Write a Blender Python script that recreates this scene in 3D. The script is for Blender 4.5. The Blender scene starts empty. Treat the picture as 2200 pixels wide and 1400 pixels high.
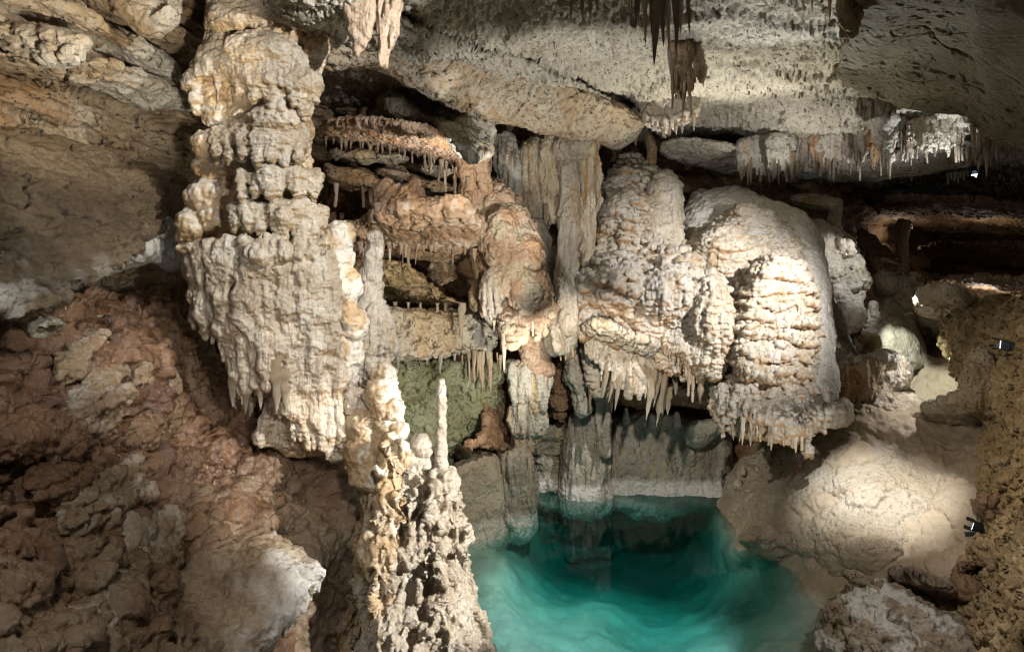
AMB = 0.065
import bpy, math, random
import numpy as np
from mathutils import Vector
SC = bpy.context.scene
COL = SC.collection
R = random.Random(7)
# ---------------------------------------------------------------- survey frame: photo point + distance -> metres
F, CX, HY, EYE = 1400.0, 1100.0, 560.0, 3.0
def at(px, py, Y): return ((px-CX)/F*Y, Y, EYE-(py-HY)/F*Y)
def atv(px, py, Y):
    px, py, Y = np.broadcast_arrays(np.asarray(px, float), np.asarray(py, float), np.asarray(Y, float))
    return np.stack([(px-CX)/F*Y, Y, EYE-(py-HY)/F*Y], -1)
# ---------------------------------------------------------------- noise
_rs = np.random.RandomState(11)
_PERM = np.concatenate([_rs.permutation(512)]*3)
_g = _rs.normal(size=(512, 3)); _GR = (_g/np.linalg.norm(_g, axis=1)[:, None]).astype(np.float32)
_JT = _rs.rand(512, 3).astype(np.float32)
_RV = _rs.rand(512).astype(np.float32)
def _hash(i, j, k): return _PERM[_PERM[_PERM[i & 511] + (j & 511)] + (k & 511)]
def pn(p, f=1.0, seed=0):
    q = (p*np.asarray(f, np.float32) + np.float32(seed*17.31)).astype(np.float32)
    i = np.floor(q).astype(np.int32); t = q - i
    u = t*t*t*(t*(t*6-15)+10)
    out = 0
    for dx in (0, 1):
        wx = u[:, 0] if dx else 1-u[:, 0]
        for dy in (0, 1):
            wy = wx*(u[:, 1] if dy else 1-u[:, 1])
            for dz in (0, 1):
                g = _GR[_hash(i[:, 0]+dx, i[:, 1]+dy, i[:, 2]+dz)]
                d = g[:, 0]*(t[:, 0]-dx)+g[:, 1]*(t[:, 1]-dy)+g[:, 2]*(t[:, 2]-dz)
                out = out + wy*(u[:, 2] if dz else 1-u[:, 2])*d
    return out*1.5
def fbm(p, f=1.0, o=4, seed=0, gain=.5):
    s, a, f = 0, 1.0, np.asarray(f, float)*np.ones(3)
    for k in range(o): s = s + a*pn(p, f, seed+k*3.7); a *= gain; f = f*2.03
    return s
def ridged(p, f=1.0, o=3, seed=0, gain=.5):
    s, a, f = 0, 1.0, np.asarray(f, float)*np.ones(3)
    for k in range(o): s = s + a*(1-np.abs(pn(p, f, seed+k*3.7))*2); a *= gain; f = f*2.03
    return s/1.5
def worley(p, f=1.0, seed=0):
    q = p*(np.asarray(f, float)*np.ones(3)) + seed*9.13
    i = np.floor(q).astype(np.int32); t = q-i
    a = np.full(len(p), 9.0); b = a.copy(); idd = np.zeros(len(p), np.int32)
    for dx in (-1, 0, 1):
        for dy in (-1, 0, 1):
            for dz in (-1, 0, 1):
                h = _hash(i[:, 0]+dx, i[:, 1]+dy, i[:, 2]+dz); j = _JT[h]
                d = (dx+j[:, 0]-t[:, 0])**2+(dy+j[:, 1]-t[:, 1])**2+(dz+j[:, 2]-t[:, 2])**2
                m = d < a
                b = np.where(m, a, np.minimum(b, d)); a = np.where(m, d, a); idd = np.where(m, h, idd)
    return np.sqrt(a), np.sqrt(b), _RV[idd]
def sm(x, a, b):
    t = np.clip((x-a)/(b-a), 0, 1); return t*t*(3-2*t)
# ---------------------------------------------------------------- relief recipes: each returns f(p, n) -> metres along the normal
def d_fbm(f, a, o=4, s=0, st=(1, 1, 1), gain=.5): return lambda p, n: a*fbm(p, np.array(st)*f, o, s, gain)
def d_ridge(f, a, o=3, s=0, st=(1, 1, 1)): return lambda p, n: a*(ridged(p, np.array(st)*f, o, s)-.5)
def d_flow(f, a, s=0, zs=.13, warp=.12):
    def g(p, n):
        q = p + warp*np.stack([pn(p, 1.7, s+5), pn(p, 1.7, s+6), 0*p[:, 0]], -1)/max(f/6, 1)
        r = 1-np.abs(pn(q, (f, f, f*zs), s))*2.4
        r2 = 1-np.abs(pn(q, (f*2.1, f*2.1, f*zs*2.2), s+2))*2.4
        return a*(np.clip(r, -1, 1)*.65+.35*np.clip(r2, -1, 1)-.3)
    return g
def d_gour(f, a, s=0, wob=.9, lat=2.5, lip=.45):
    def g(p, n):
        v = p[:, 2]*f + wob*fbm(p, lat, 3, s) + .35*pn(p, lat*4, s+1)
        k = np.floor(v); t = 1-(v-k)
        rnd = _RV[(k.astype(np.int32)*37+s*11) & 511]
        prof = np.where(t < .82, (t/.82)**1.4, 1-((t-.82)/.18)**.8)
        amp = (.45+.75*rnd)*(.55+.9*sm(pn(p, lat*1.3, s+3), -.5, .5))
        lipn = 1-lip*(np.abs(pn(p, (f*2.2, f*2.2, f*.4), s+4))*2)
        return a*prof*amp*lipn
    return g
def d_knob(f, a, s=0, pw=1.0):
    def g(p, n):
        q = p + .25/f*np.stack([pn(p, f*.7, s+1), pn(p, f*.7, s+2), pn(p, f*.7, s+3)], -1)
        F1, F2, r = worley(q, f, s)
        return a*(.4+.9*r)*np.clip(1-F1*F1*1.6, -.35, 1)**1
    return g
def d_scale(f, a, s=0, asp=2.0, warp=.35, cut=.16):
    """overlapping scalloped scales, each swelling downward to a hanging lip"""
    fv = np.array([f/asp, f/asp, f])
    def g(p, n):
        q = p*fv + warp*np.stack([pn(p, f*.45, s+1), pn(p, f*.45, s+2), 1.6*pn(p, f*.4, s+3)], -1)
        i = np.floor(q).astype(np.int32); t = q-i
        A = np.full(len(p), 9.0); B = A.copy(); dz = np.zeros(len(p)); rv = np.zeros(len(p))
        for dx in (-1, 0, 1):
            for dy in (-1, 0, 1):
                for dk in (-1, 0, 1):
                    h = _hash(i[:, 0]+dx+s*7, i[:, 1]+dy, i[:, 2]+dk); j = _JT[h]
                    x, y, z = dx+j[:, 0]-t[:, 0], dy+j[:, 1]-t[:, 1], dk+j[:, 2]-t[:, 2]
                    d = x*x+y*y+z*z; m = d < A
                    B = np.where(m, A, np.minimum(B, d)); A = np.where(m, d, A); dz = np.where(m, z, dz); rv = np.where(m, _RV[h], rv)
        e = np.sqrt(B)-np.sqrt(A)
        return a*(.5+rv)*(.45+np.clip(dz, -.6, .7))*sm(e, 0, cut)
    return g
def d_pit(f, a, th=.22, s=0, st=(1, 1, 1)):
    return lambda p, n: -a*sm(fbm(p, np.array(st)*f, 2, s), th, th+.22)
def d_crack(f, a, s=0, w=.05, st=(1, 1, 1)):
    return lambda p, n: -a*np.exp(-(fbm(p, np.array(st)*f, 3, s)/w)**2)
def d_bed(h, a, s=0, dip=(0, 0), crack=.06, warp=.25, jit=1.0):
    def g(p, n):
        z = p[:, 2]+dip[0]*p[:, 0]+dip[1]*p[:, 1] + warp*h*fbm(p, .55/h*.35, 3, s)
        v = z/h; k = np.floor(v).astype(np.int32); t = v-k
        o0 = _RV[(k*53+s*19) & 511]; o1 = _RV[((k+1)*53+s*19) & 511]; om = _RV[((k-1)*53+s*19) & 511]
        w = .10
        out = o0+(o1-o0)*.5*sm(t, 1-w, 1)+(om-o0)*.5*(1-sm(t, 0, w))
        out = out + .35*jit*pn(np.stack([p[:, 0], p[:, 1], k*3.3], -1), 1.4/h*.4, s+4)
        e = np.minimum(t, 1-t)*h
        cr = np.exp(-(e/.022)**2)*sm(pn(np.stack([p[:, 0], p[:, 1], np.round(v)*2.7], -1), .8, s+9), -.35, .25)
        rnd = -.25*sm(np.maximum(t, 1-t), .7, 1.0)
        return a*(out-.5+rnd)-crack*cr
    return g
def d_tier(zs, a, s=0):
    """stack of drip tiers: the surface swells down to each height in zs, then cuts back under it"""
    zs = np.array(sorted(zs))
    def g(p, n):
        z = p[:, 2]+.05*fbm(p, 5, 3, s)+.03*pn(p, (11, 11, 1.5), s+2)
        i = np.clip(np.searchsorted(zs, z)-1, 0, len(zs)-2)
        t = 1-np.clip((z-zs[i])/(zs[i+1]-zs[i]), 0, 1)
        return a*np.where(t < .8, (t/.8)**1.5, 1-((t-.8)/.2)**.7)
    return g
# ---------------------------------------------------------------- meshes
def normals(v, q):
    n = np.cross(v[q[:, 2]]-v[q[:, 0]], v[q[:, 3]]-v[q[:, 1]])
    o = np.stack([sum(np.bincount(q[:, c], n[:, k], len(v)) for c in range(4)) for k in range(3)], -1)
    return o/np.maximum(np.linalg.norm(o, axis=1), 1e-12)[:, None]
def mesh_obj(name, v, q, mats, parent=None, base=None, stain=None):
    """one mesh object; its origin is put at `base` (world); child of parent when given"""
    v = np.asarray(v, np.float64)
    if base is None:
        z0 = v[:, 2].min(); base = (v[:, 0].mean(), v[:, 1].mean(), z0)
    b = np.array(base)
    m = bpy.data.meshes.new(name)
    q = np.asarray(q, np.int32); k = q.shape[1]
    m.vertices.add(len(v)); m.vertices.foreach_set('co', (v-b).astype(np.float32).ravel())
    m.loops.add(q.size); m.loops.foreach_set('vertex_index', q.ravel())
    m.polygons.add(len(q)); m.polygons.foreach_set('loop_start', np.arange(0, q.size, k, dtype=np.int32))
    m.polygons.foreach_set('use_smooth', np.ones(len(q), bool))
    m.update(calc_edges=True)
    if stain is not None:
        a = m.attributes.new('stain', 'FLOAT', 'POINT'); a.data.foreach_set('value', np.asarray(stain, np.float32))
    m.materials.append(mats)
    o = bpy.data.objects.new(name, m); COL.objects.link(o)
    if parent is not None:
        o.parent = parent; o.location = Vector(base)-wloc(parent)
    else: o.location = base
    return o
def wloc(o):
    l = Vector(o.location)
    return l+wloc(o.parent) if o.parent else l
def tag(o, label=None, cat=None, group=None, kind=None):
    if label: o['label'] = label
    if cat: o['category'] = cat
    if group: o['group'] = group
    if kind: o['kind'] = kind
    return o
def thing(name, base, label, cat, group=None):
    o = bpy.data.objects.new(name, None); COL.objects.link(o); o.location = base; o.empty_display_size = .1
    return tag(o, label, cat, group)
def apply_disp(v, q, disp):
    for d in disp:
        n = normals(v, q)
        if isinstance(d, (list, tuple)): v = v + n*sum(e(v, n) for e in d)[:, None]
        else: v = v + n*d(v, n)[:, None]
    return v
def surf_nets(f):
    s = f < 0
    nx, ny, nz = f.shape
    c = np.zeros((nx-1, ny-1, nz-1), np.int8)
    cor = [(a, b, d) for a in (0, 1) for b in (0, 1) for d in (0, 1)]
    sl = lambda a, b, d: (slice(a, nx-1+a), slice(b, ny-1+b), slice(d, nz-1+d))
    for k in cor: c += s[sl(*k)]
    act = (c > 0) & (c < 8)
    ii, jj, kk = np.nonzero(act)
    idx = np.full(act.shape, -1, np.int32); idx[ii, jj, kk] = np.arange(len(ii))
    pos = np.zeros((len(ii), 3)); cnt = np.zeros(len(ii))
    for a in cor:
        for ax in range(3):
            if a[ax]: continue
            b = list(a); b[ax] = 1
            fa = f[ii+a[0], jj+a[1], kk+a[2]]; fb = f[ii+b[0], jj+b[1], kk+b[2]]
            m = (fa < 0) != (fb < 0)
            t = np.where(m, fa/np.where(fa == fb, 1, fa-fb), 0)
            pt = np.tile(np.array(a, float), (len(ii), 1)); pt[:, ax] = t
            pos += pt*m[:, None]; cnt += m
    pos = pos/cnt[:, None] + np.stack([ii, jj, kk], -1)
    qs = []
    for ax in range(3):
        b1, b2 = [(1, 2), (2, 0), (0, 1)][ax]
        s0 = [slice(1, -1)]*3; s0[ax] = slice(0, -1); s1 = list(s0); s1[ax] = slice(1, None)
        A, B = s[tuple(s0)], s[tuple(s1)]
        e = np.nonzero(A != B)
        e = [e[0]+(ax != 0), e[1]+(ax != 1), e[2]+(ax != 2)]
        sg = s[e[0], e[1], e[2]]
        def cell(o1, o2):
            w = [x.copy() for x in e]; w[b1] = w[b1]-1+o1; w[b2] = w[b2]-1+o2
            return idx[w[0], w[1], w[2]]
        Q = np.stack([cell(0, 0), cell(1, 0), cell(1, 1), cell(0, 1)], -1)
        Q[~sg] = Q[~sg][:, ::-1]
        qs.append(Q)
    return pos, np.concatenate(qs)
def poly_sd(P, X, Z):
    """signed distance (positive inside) to polygon P on points X, Z"""
    P = np.asarray(P, float); d = np.full(X.shape, 1e18); ins = np.zeros(X.shape, bool)
    for i in range(len(P)):
        a, b = P[i], P[(i+1) % len(P)]
        ab = b-a; L = ab@ab
        t = np.clip(((X-a[0])*ab[0]+(Z-a[1])*ab[1])/max(L, 1e-9), 0, 1)
        d = np.minimum(d, (X-a[0]-t*ab[0])**2+(Z-a[1]-t*ab[1])**2)
        if a[1] != b[1]:
            c = ((a[1] > Z) != (b[1] > Z)) & (X < ab[0]*(Z-a[1])/ab[1]+a[0]); ins ^= c
    d = np.sqrt(d)
    return np.where(ins, d, -d)
def smooth_poly(P, it=2):
    P = np.asarray(P, float)
    for _ in range(it):
        N = np.roll(P, -1, 0); P = np.stack([.75*P+.25*N, .25*P+.75*N], 1).reshape(-1, 2)
    return P
def rbf(ctrl):
    """smooth surface Y(px, py) through control points (thin plate in photo units / 100)"""
    C = np.array(ctrl, float); A = C[:, :2]/100; n = len(A)
    if n <= 3:
        M = np.c_[np.ones(n), A][:, :n]; co = np.linalg.lstsq(np.c_[np.ones(n), A], C[:, 2], rcond=None)[0]
        return lambda x, y: co[0]+co[1]*np.asarray(x)/100+co[2]*np.asarray(y)/100
    ker = lambda r2: .5*r2*np.log(r2+1e-9)
    D = ((A[:, None]-A[None])**2).sum(-1)
    K = np.zeros((n+3, n+3)); K[:n, :n] = ker(D)+np.eye(n)*.02; K[:n, n] = K[n, :n] = 1; K[:n, n+1:] = A; K[n+1:, :n] = A.T
    w = np.linalg.solve(K, np.r_[C[:, 2], 0, 0, 0])
    def f(x, y):
        x = np.asarray(x, float)/100; y = np.asarray(y, float)/100
        o = w[n]+w[n+1]*x+w[n+2]*y
        for i in range(n): o = o+w[i]*ker((x-A[i, 0])**2+(y-A[i, 1])**2)
        return o
    return f
def smin(a, b, k):
    h = np.clip(.5+.5*(b-a)/k, 0, 1)
    return b+(a-b)*h-k*h*(1-h)
RES = 2.4
def solid(polys=(), blobs=(), caps=(), k=.03, res=None, dres=None, pad=10):
    """closed organic body.  polys: dict(p=outline, Y=distance or control points, R=edge rounding m, T=half thickness m)
       blobs: (px, py, Y, rx, ry[, depth factor]) ; caps: (px, py, Y, r, px, py, Y, r), radii in photo units"""
    res = res or RES
    xs, ys, ws = [], [], []
    pp = []
    for d in polys:
        P = smooth_poly(d['p'], d.get('sm', 2)); Y = d['Y']
        fy = rbf(Y) if isinstance(Y, (list, tuple)) else (lambda x, y, Y=Y: Y+0*np.asarray(x, float))
        yv = fy(P[:, 0], P[:, 1]); T = d['T']
        xs += [P[:, 0].min(), P[:, 0].max()]; ys += [P[:, 1].min(), P[:, 1].max()]; ws += [yv.min()-T, yv.max()+T]
        if isinstance(Y, (list, tuple)):
            gx, gy = np.meshgrid(np.linspace(P[:, 0].min(), P[:, 0].max(), 12), np.linspace(P[:, 1].min(), P[:, 1].max(), 12))
            ins = poly_sd(P, gx, gy) > 0
            if ins.any(): g = fy(gx, gy)[ins]; ws += [g.min()-T, g.max()+T]
        pp.append((P, fy, d))
    for b in blobs:
        dd = (b[5] if len(b) > 5 else 1)*(b[3]+b[4])/2/F*b[2]
        xs += [b[0]-b[3], b[0]+b[3]]; ys += [b[1]-b[4], b[1]+b[4]]; ws += [b[2]-dd, b[2]+dd]
    for c in caps:
        for o in (0, 4): xs += [c[o]-c[o+3], c[o]+c[o+3]]; ys += [c[o+1]-c[o+3], c[o+1]+c[o+3]]; ws += [c[o+2]-c[o+3]/F*c[o+2], c[o+2]+c[o+3]/F*c[o+2]]
    x0, x1, y0, y1 = min(xs)-pad, max(xs)+pad, min(ys)-pad, max(ys)+pad
    mw = pad/F*np.mean(ws)
    w0, w1 = min(ws)-mw, max(ws)+mw
    dres = dres or res/F*(w0+w1)/2*1.15
    gx = np.arange(x0, x1+res, res); gy = np.arange(y0, y1+res, res); gw = np.arange(w0, w1+dres, dres)
    f = np.full((len(gx), len(gy), len(gw)), 1e3, np.float32)
    def blk(lo, hi, g): i = max(np.searchsorted(g, lo)-2, 0); j = min(np.searchsorted(g, hi)+2, len(g)); return slice(i, max(j, i+1))
    for P, fy, d in pp:
        m = pad*1.0
        bx, by = blk(P[:, 0].min()-m, P[:, 0].max()+m, gx), blk(P[:, 1].min()-m, P[:, 1].max()+m, gy)
        X, Y = np.meshgrid(gx[bx], gy[by], indexing='ij')
        yc = fy(X, Y); sd = poly_sd(P, X, Y)*yc/F
        Rr, T = d['R'], d['T']; a = np.maximum(Rr-sd, 0)
        W = gw[None, None, :]-yc[:, :, None]
        W = np.where(W > 0, W*d.get('back', 1), W)
        val = np.sqrt(a[:, :, None]**2+(W*(Rr/T))**2)-Rr
        val = np.where(val < 0, val*min(1, T/Rr), val).astype(np.float32)
        f[bx, by, :] = smin(f[bx, by, :], val, k)
    for b in blobs:
        rx, ry = b[3]/F*b[2], b[4]/F*b[2]; rd = (b[5] if len(b) > 5 else 1)*(rx+ry)/2
        c = at(*b[:3]); m = 3*k+.02; mp = m*F/b[2]
        bx, by, bw = blk(b[0]-b[3]*1.15-mp, b[0]+b[3]*1.15+mp, gx), blk(b[1]-b[4]*1.15-mp, b[1]+b[4]*1.15+mp, gy), blk(c[1]-rd*1.1-m, c[1]+rd*1.1+m, gw)
        X, Y, W = np.meshgrid(gx[bx], gy[by], gw[bw], indexing='ij')
        p = atv(X, Y, W)-np.array(c)
        e = np.sqrt((p[..., 0]/rx)**2+(p[..., 2]/ry)**2+(p[..., 1]/rd)**2)
        val = ((e-1)*min(rx, ry, rd)).astype(np.float32)
        f[bx, by, bw] = smin(f[bx, by, bw], val, k)
    for c in caps:
        A, B = np.array(at(*c[:3])), np.array(at(*c[4:7])); ra, rb = c[3]/F*c[2], c[7]/F*c[6]
        m = max(ra, rb)+3*k+.02; mp = m*F/min(c[2], c[6])
        bx = blk(min(c[0], c[4])-mp, max(c[0], c[4])+mp, gx); by = blk(min(c[1], c[5])-mp, max(c[1], c[5])+mp, gy); bw = blk(min(A[1], B[1])-m, max(A[1], B[1])+m, gw)
        X, Y, W = np.meshgrid(gx[bx], gy[by], gw[bw], indexing='ij')
        p = atv(X, Y, W); ab = B-A
        t = np.clip(((p-A)@ab)/max(ab@ab, 1e-9), 0, 1)
        val = (np.linalg.norm(p-A-t[..., None]*ab, axis=-1)-(ra+(rb-ra)*t)).astype(np.float32)
        f[bx, by, bw] = smin(f[bx, by, bw], val, k)
    f[0], f[-1], f[:, 0], f[:, -1], f[:, :, 0], f[:, :, -1] = (1e3,)*6
    np.clip(f, -.2, .2, out=f)
    g, q = surf_nets(f)
    v = atv(x0+g[:, 0]*res, y0+g[:, 1]*res, w0+g[:, 2]*dres)
    # winding: (px, py, w) is a left-handed frame for (X, Y, Z); make normals point outward
    n = normals(v, q); c = v.mean(0)
    if ((v-c)*n).sum() < 0: q = q[:, ::-1]
    return v, q
def body(name, mat, disp=(), parent=None, stain=None, base=None, **kw):
    v, q = solid(**kw)
    v = apply_disp(v, q, disp)
    st = stain(v, normals(v, q)) if stain else None
    return mesh_obj(name, v, q, mat, parent, base, st)
def sheet(name, ctrl, x0, x1, y0, y1, mat, disp=(), res=None, stain=None, fn=None, flip=False):
    """rock face as one open sheet of real depth"""
    res = res or RES
    gx = np.arange(x0, x1+res, res); gy = np.arange(y0, y1+res, res)
    X, Y = np.meshgrid(gx, gy, indexing='ij')
    W = rbf(ctrl)(X, Y)
    if fn: W = fn(X, Y, W)
    v = atv(X, Y, np.maximum(W, .8)).reshape(-1, 3)
    nx, ny = X.shape; i = np.arange(nx*ny).reshape(nx, ny)
    q = np.stack([i[:-1, :-1], i[:-1, 1:], i[1:, 1:], i[1:, :-1]], -1).reshape(-1, 4)
    v = apply_disp(v, q, disp)
    st = stain(v, normals(v, q)) if stain else None
    return mesh_obj(name, v, q, mat, None, None, st)
# ---------------------------------------------------------------- drips / stalactites: a few master meshes, copied
_drip = {}
def drip_data(mat, kind, var):
    key = (mat.name, kind, var)
    if key in _drip: return _drip[key]
    rs = np.random.RandomState(var*7+3+len(kind)); nr, nh = 10, 26
    t = np.linspace(0, 1, nh); th = np.linspace(0, 2*np.pi, nr, endpoint=False)
    if kind == 'drip': r = (1-t)**.75*.92+.08*(1-t**8)
    elif kind == 'straw': r = np.where(t < .1, 1.5-5*t, 1.0-.25*t)*np.where(t > .97, .5, 1)
    elif kind == 'fin': r = (1-t**1.6)*.8+.2*(1-t**6)
    else: r = np.sqrt(np.clip(1-t**3, 0, 1))*(.75+.35*np.sin(t*2.6))
    r = r*(1+.10*np.sin(t*(9+var*2)+var)+.08*np.sin(t*23+var*2))
    bx = .5*np.sin(t*3.1+var)*t*rs.uniform(-.9, .9); by = .5*t*np.sin(t*4+2*var)*rs.uniform(-.9, .9)
    rr = r[:, None]*(1+.10*np.sin(3*th+var)[None]+.08*np.sin(5*th[None]+t[:, None]*8))
    v = np.stack([rr*np.cos(th)[None]+bx[:, None], rr*np.sin(th)[None]+by[:, None], -t[:, None]+0*rr], -1).reshape(-1, 3)
    i = np.arange(nh*nr).reshape(nh, nr); j = np.roll(i, -1, 1)
    q = np.stack([i[:-1], i[1:], j[1:], j[:-1]], -1).reshape(-1, 4)
    m = bpy.data.meshes.new('drip'); k = q.size
    m.vertices.add(len(v)); m.vertices.foreach_set('co', v.astype(np.float32).ravel())
    m.loops.add(k); m.loops.foreach_set('vertex_index', q.astype(np.int32).ravel())
    m.polygons.add(len(q)); m.polygons.foreach_set('loop_start', np.arange(0, k, 4, dtype=np.int32))
    m.polygons.foreach_set('use_smooth', np.ones(len(q), bool)); m.update(calc_edges=True)
    a = m.attributes.new('stain', 'FLOAT', 'POINT'); a.data.foreach_set('value', np.repeat(1-t**1.5, nr).astype(np.float32)*.7)
    m.materials.append(mat); _drip[key] = m
    return m
def drip(name, mat, px, py, Y, L, r, parent=None, kind='drip', flat=1.0, var=None, lean=0.0):
    o = bpy.data.objects.new(name, drip_data(mat, kind, R.randrange(6) if var is None else var)); COL.objects.link(o)
    p = Vector(at(px, py, Y)); s = Y/F
    o.location = p-wloc(parent) if parent else p
    if parent: o.parent = parent
    o.scale = (r*s, r*s*flat, L*s); o.rotation_euler = (R.uniform(-.06, .06), R.uniform(-.05, .05)+lean, R.uniform(-.5, .5) if flat < .8 else R.uniform(0, 6.28))
    return o
def fringe(parent, mat, line, n, L, r, name='drip', kind='drip', flat=1.0, up=6, lean=0.0):
    """n drips along a polyline of (px, py, Y)"""
    P = np.array(line, float); seg = np.r_[0, np.cumsum(np.linalg.norm(np.diff(P[:, :2], axis=0), axis=1))]
    for i in range(n):
        t = np.clip((i+R.uniform(-.3, 1.3))/n, 0, 1)*seg[-1]
        x, y, Y = (np.interp(t, seg, P[:, c]) for c in range(3))
        u = R.random()**1.8; l = (L[0]*.7+(L[1]*1.25-L[0]*.7)*u); rr = (r[0]*.75+(r[1]*1.15-r[0]*.75)*(.6*u+.4*R.random()))
        kd = R.choice(('drip', 'drip', 'straw', 'fin')) if kind == 'drip' else kind
        if kd == 'straw': rr *= .55
        drip(name, mat, x, y-up+R.uniform(-3, 3), Y+R.uniform(-.02, .03), l+up, rr, parent, kd, flat, None, lean)
# ---------------------------------------------------------------- procedural materials
def rock(name, cols, ns=3.0, det=9, ro=(.45, .75), bump=.35, bs=40, stain=None, sss=0.0, spec=.5, blotch=None, st=(1, 1, 1), speck=0.0, bump2=.35, streak=None, flowgrain=0.0, streak2=None, wet=0.0):
    """cols: ramp colours of the stone; blotch: second colour in large uneven patches; stain: colour mixed by the mesh's own stain layer;
       speck: dark pits; streak: colour of mineral runs"""
    m = bpy.data.materials.new(name); m.use_nodes = True
    nt = m.node_tree; N = nt.nodes; L = nt.links; b = N['Principled BSDF']
    tc = N.new('ShaderNodeTexCoord'); mp = N.new('ShaderNodeMapping'); mp.inputs['Scale'].default_value = st
    off = N.new('ShaderNodeObjectInfo'); vm = N.new('ShaderNodeVectorMath'); vm.operation = 'ADD'
    L.new(tc.outputs['Object'], vm.inputs[0]); L.new(off.outputs['Location'], vm.inputs[1])
    L.new(vm.outputs[0], mp.inputs['Vector'])
    def noise(sc, d=6, rough=.6, dist=0.0, vec=None):
        n = N.new('ShaderNodeTexNoise'); n.inputs['Scale'].default_value = sc; n.inputs['Detail'].default_value = d
        n.inputs['Roughness'].default_value = rough; n.inputs['Distortion'].default_value = dist
        L.new(vec or mp.outputs['Vector'], n.inputs['Vector']); return n.outputs['Fac']
    def ramp(fac, a, bb):
        r = N.new('ShaderNodeMapRange'); r.inputs['From Min'].default_value = a; r.inputs['From Max'].default_value = bb
        r.interpolation_type = 'SMOOTHSTEP'; L.new(fac, r.inputs['Value']); return r.outputs['Result']
    def mix(fac, c0, c1):
        x = N.new('ShaderNodeMix'); x.data_type = 'RGBA'
        if isinstance(fac, float): x.inputs[0].default_value = fac
        else: L.new(fac, x.inputs[0])
        for s, c in ((6, c0), (7, c1)):
            if isinstance(c, tuple): x.inputs[s].default_value = (*c, 1)
            else: L.new(c, x.inputs[s])
        return x.outputs[2]
    cr = N.new('ShaderNodeValToRGB'); e = cr.color_ramp.elements
    ps = np.linspace(.3, .7, len(cols))
    e[0].position, e[0].color = ps[0], (*cols[0], 1); e[1].position, e[1].color = ps[-1], (*cols[-1], 1)
    for p_, c in list(zip(ps, cols))[1:-1]: x = e.new(p_); x.color = (*c, 1)
    L.new(noise(ns, det, .68, .3), cr.inputs['Fac']); col = cr.outputs['Color']
    if blotch: col = mix(ramp(noise(ns*.35, 5, .6, .6), .46, .66), col, blotch)
    if streak:
        m2 = N.new('ShaderNodeMapping'); m2.inputs['Scale'].default_value = (1, 1, .09); L.new(vm.outputs[0], m2.inputs['Vector'])
        col = mix(ramp(noise(9, 4, .6, 0, m2.outputs['Vector']), .54, .68), col, streak)
    if streak2:
        m3 = N.new('ShaderNodeMapping'); m3.inputs['Scale'].default_value = (1, 1, .06); L.new(vm.outputs[0], m3.inputs['Vector'])
        col = mix(ramp(noise(26, 3, .6, 0, m3.outputs['Vector']), .56, .70), col, streak2)
    if speck: col = mix(ramp(noise(26, 3, .7), .58, .66), col, tuple(c*speck for c in cols[0]))
    if stain:
        at_ = N.new('ShaderNodeAttribute'); at_.attribute_name = 'stain'
        col = mix(at_.outputs['Fac'], col, stain)
    # fine grain of tone so that no surface is one flat colour
    g = N.new('ShaderNodeMix'); g.data_type = 'RGBA'; g.blend_type = 'MULTIPLY'; g.inputs[0].default_value = 1
    gr = N.new('ShaderNodeMapRange'); gr.inputs['From Min'].default_value = .3; gr.inputs['From Max'].default_value = .7; gr.inputs['To Min'].default_value = .78; gr.inputs['To Max'].default_value = 1.12
    L.new(noise(55, 6, .75), gr.inputs['Value']); L.new(col, g.inputs[6]); L.new(gr.outputs['Result'], g.inputs[7])
    L.new(g.outputs[2], b.inputs['Base Color'])
    rr = N.new('ShaderNodeMapRange'); rr.inputs['To Min'].default_value = ro[0]; rr.inputs['To Max'].default_value = ro[1]; rr.inputs['From Min'].default_value = .3; rr.inputs['From Max'].default_value = .7
    L.new(noise(ns*2.2, 6, .7), rr.inputs['Value']); L.new(rr.outputs['Result'], b.inputs['Roughness'])
    b.inputs['Specular IOR Level'].default_value = spec
    bp = N.new('ShaderNodeBump'); bp.inputs['Strength'].default_value = bump; bp.inputs['Distance'].default_value = .03
    L.new(noise(bs, 8, .7, .2), bp.inputs['Height'])
    if bump2:
        bq = N.new('ShaderNodeBump'); bq.inputs['Strength'].default_value = bump2; bq.inputs['Distance'].default_value = .05
        vo = N.new('ShaderNodeTexVoronoi'); vo.inputs['Scale'].default_value = bs*.55; L.new(mp.outputs['Vector'], vo.inputs['Vector'])
        L.new(vo.outputs['Distance'], bq.inputs['Height']); L.new(bq.outputs['Normal'], bp.inputs['Normal'])
    last = bp.outputs['Normal']
    if flowgrain:
        bf = N.new('ShaderNodeBump'); bf.inputs['Strength'].default_value = flowgrain; bf.inputs['Distance'].default_value = .03
        m4 = N.new('ShaderNodeMapping'); m4.inputs['Scale'].default_value = (1, 1, .16); L.new(vm.outputs[0], m4.inputs['Vector'])
        L.new(noise(34, 4, .65, .4, m4.outputs['Vector']), bf.inputs['Height']); L.new(last, bf.inputs['Normal']); last = bf.outputs['Normal']
    L.new(last, b.inputs['Normal'])
    if wet:
        b.inputs['Coat Weight'].default_value = wet; b.inputs['Coat Roughness'].default_value = .16
        L.new(last, b.inputs['Coat Normal'])
    if sss:
        b.inputs['Subsurface Weight'].default_value = sss; b.inputs['Subsurface Radius'].default_value = (1, .5, .2); b.inputs['Subsurface Scale'].default_value = .03
    return m
AMBER = (.50, .34, .18)
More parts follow.
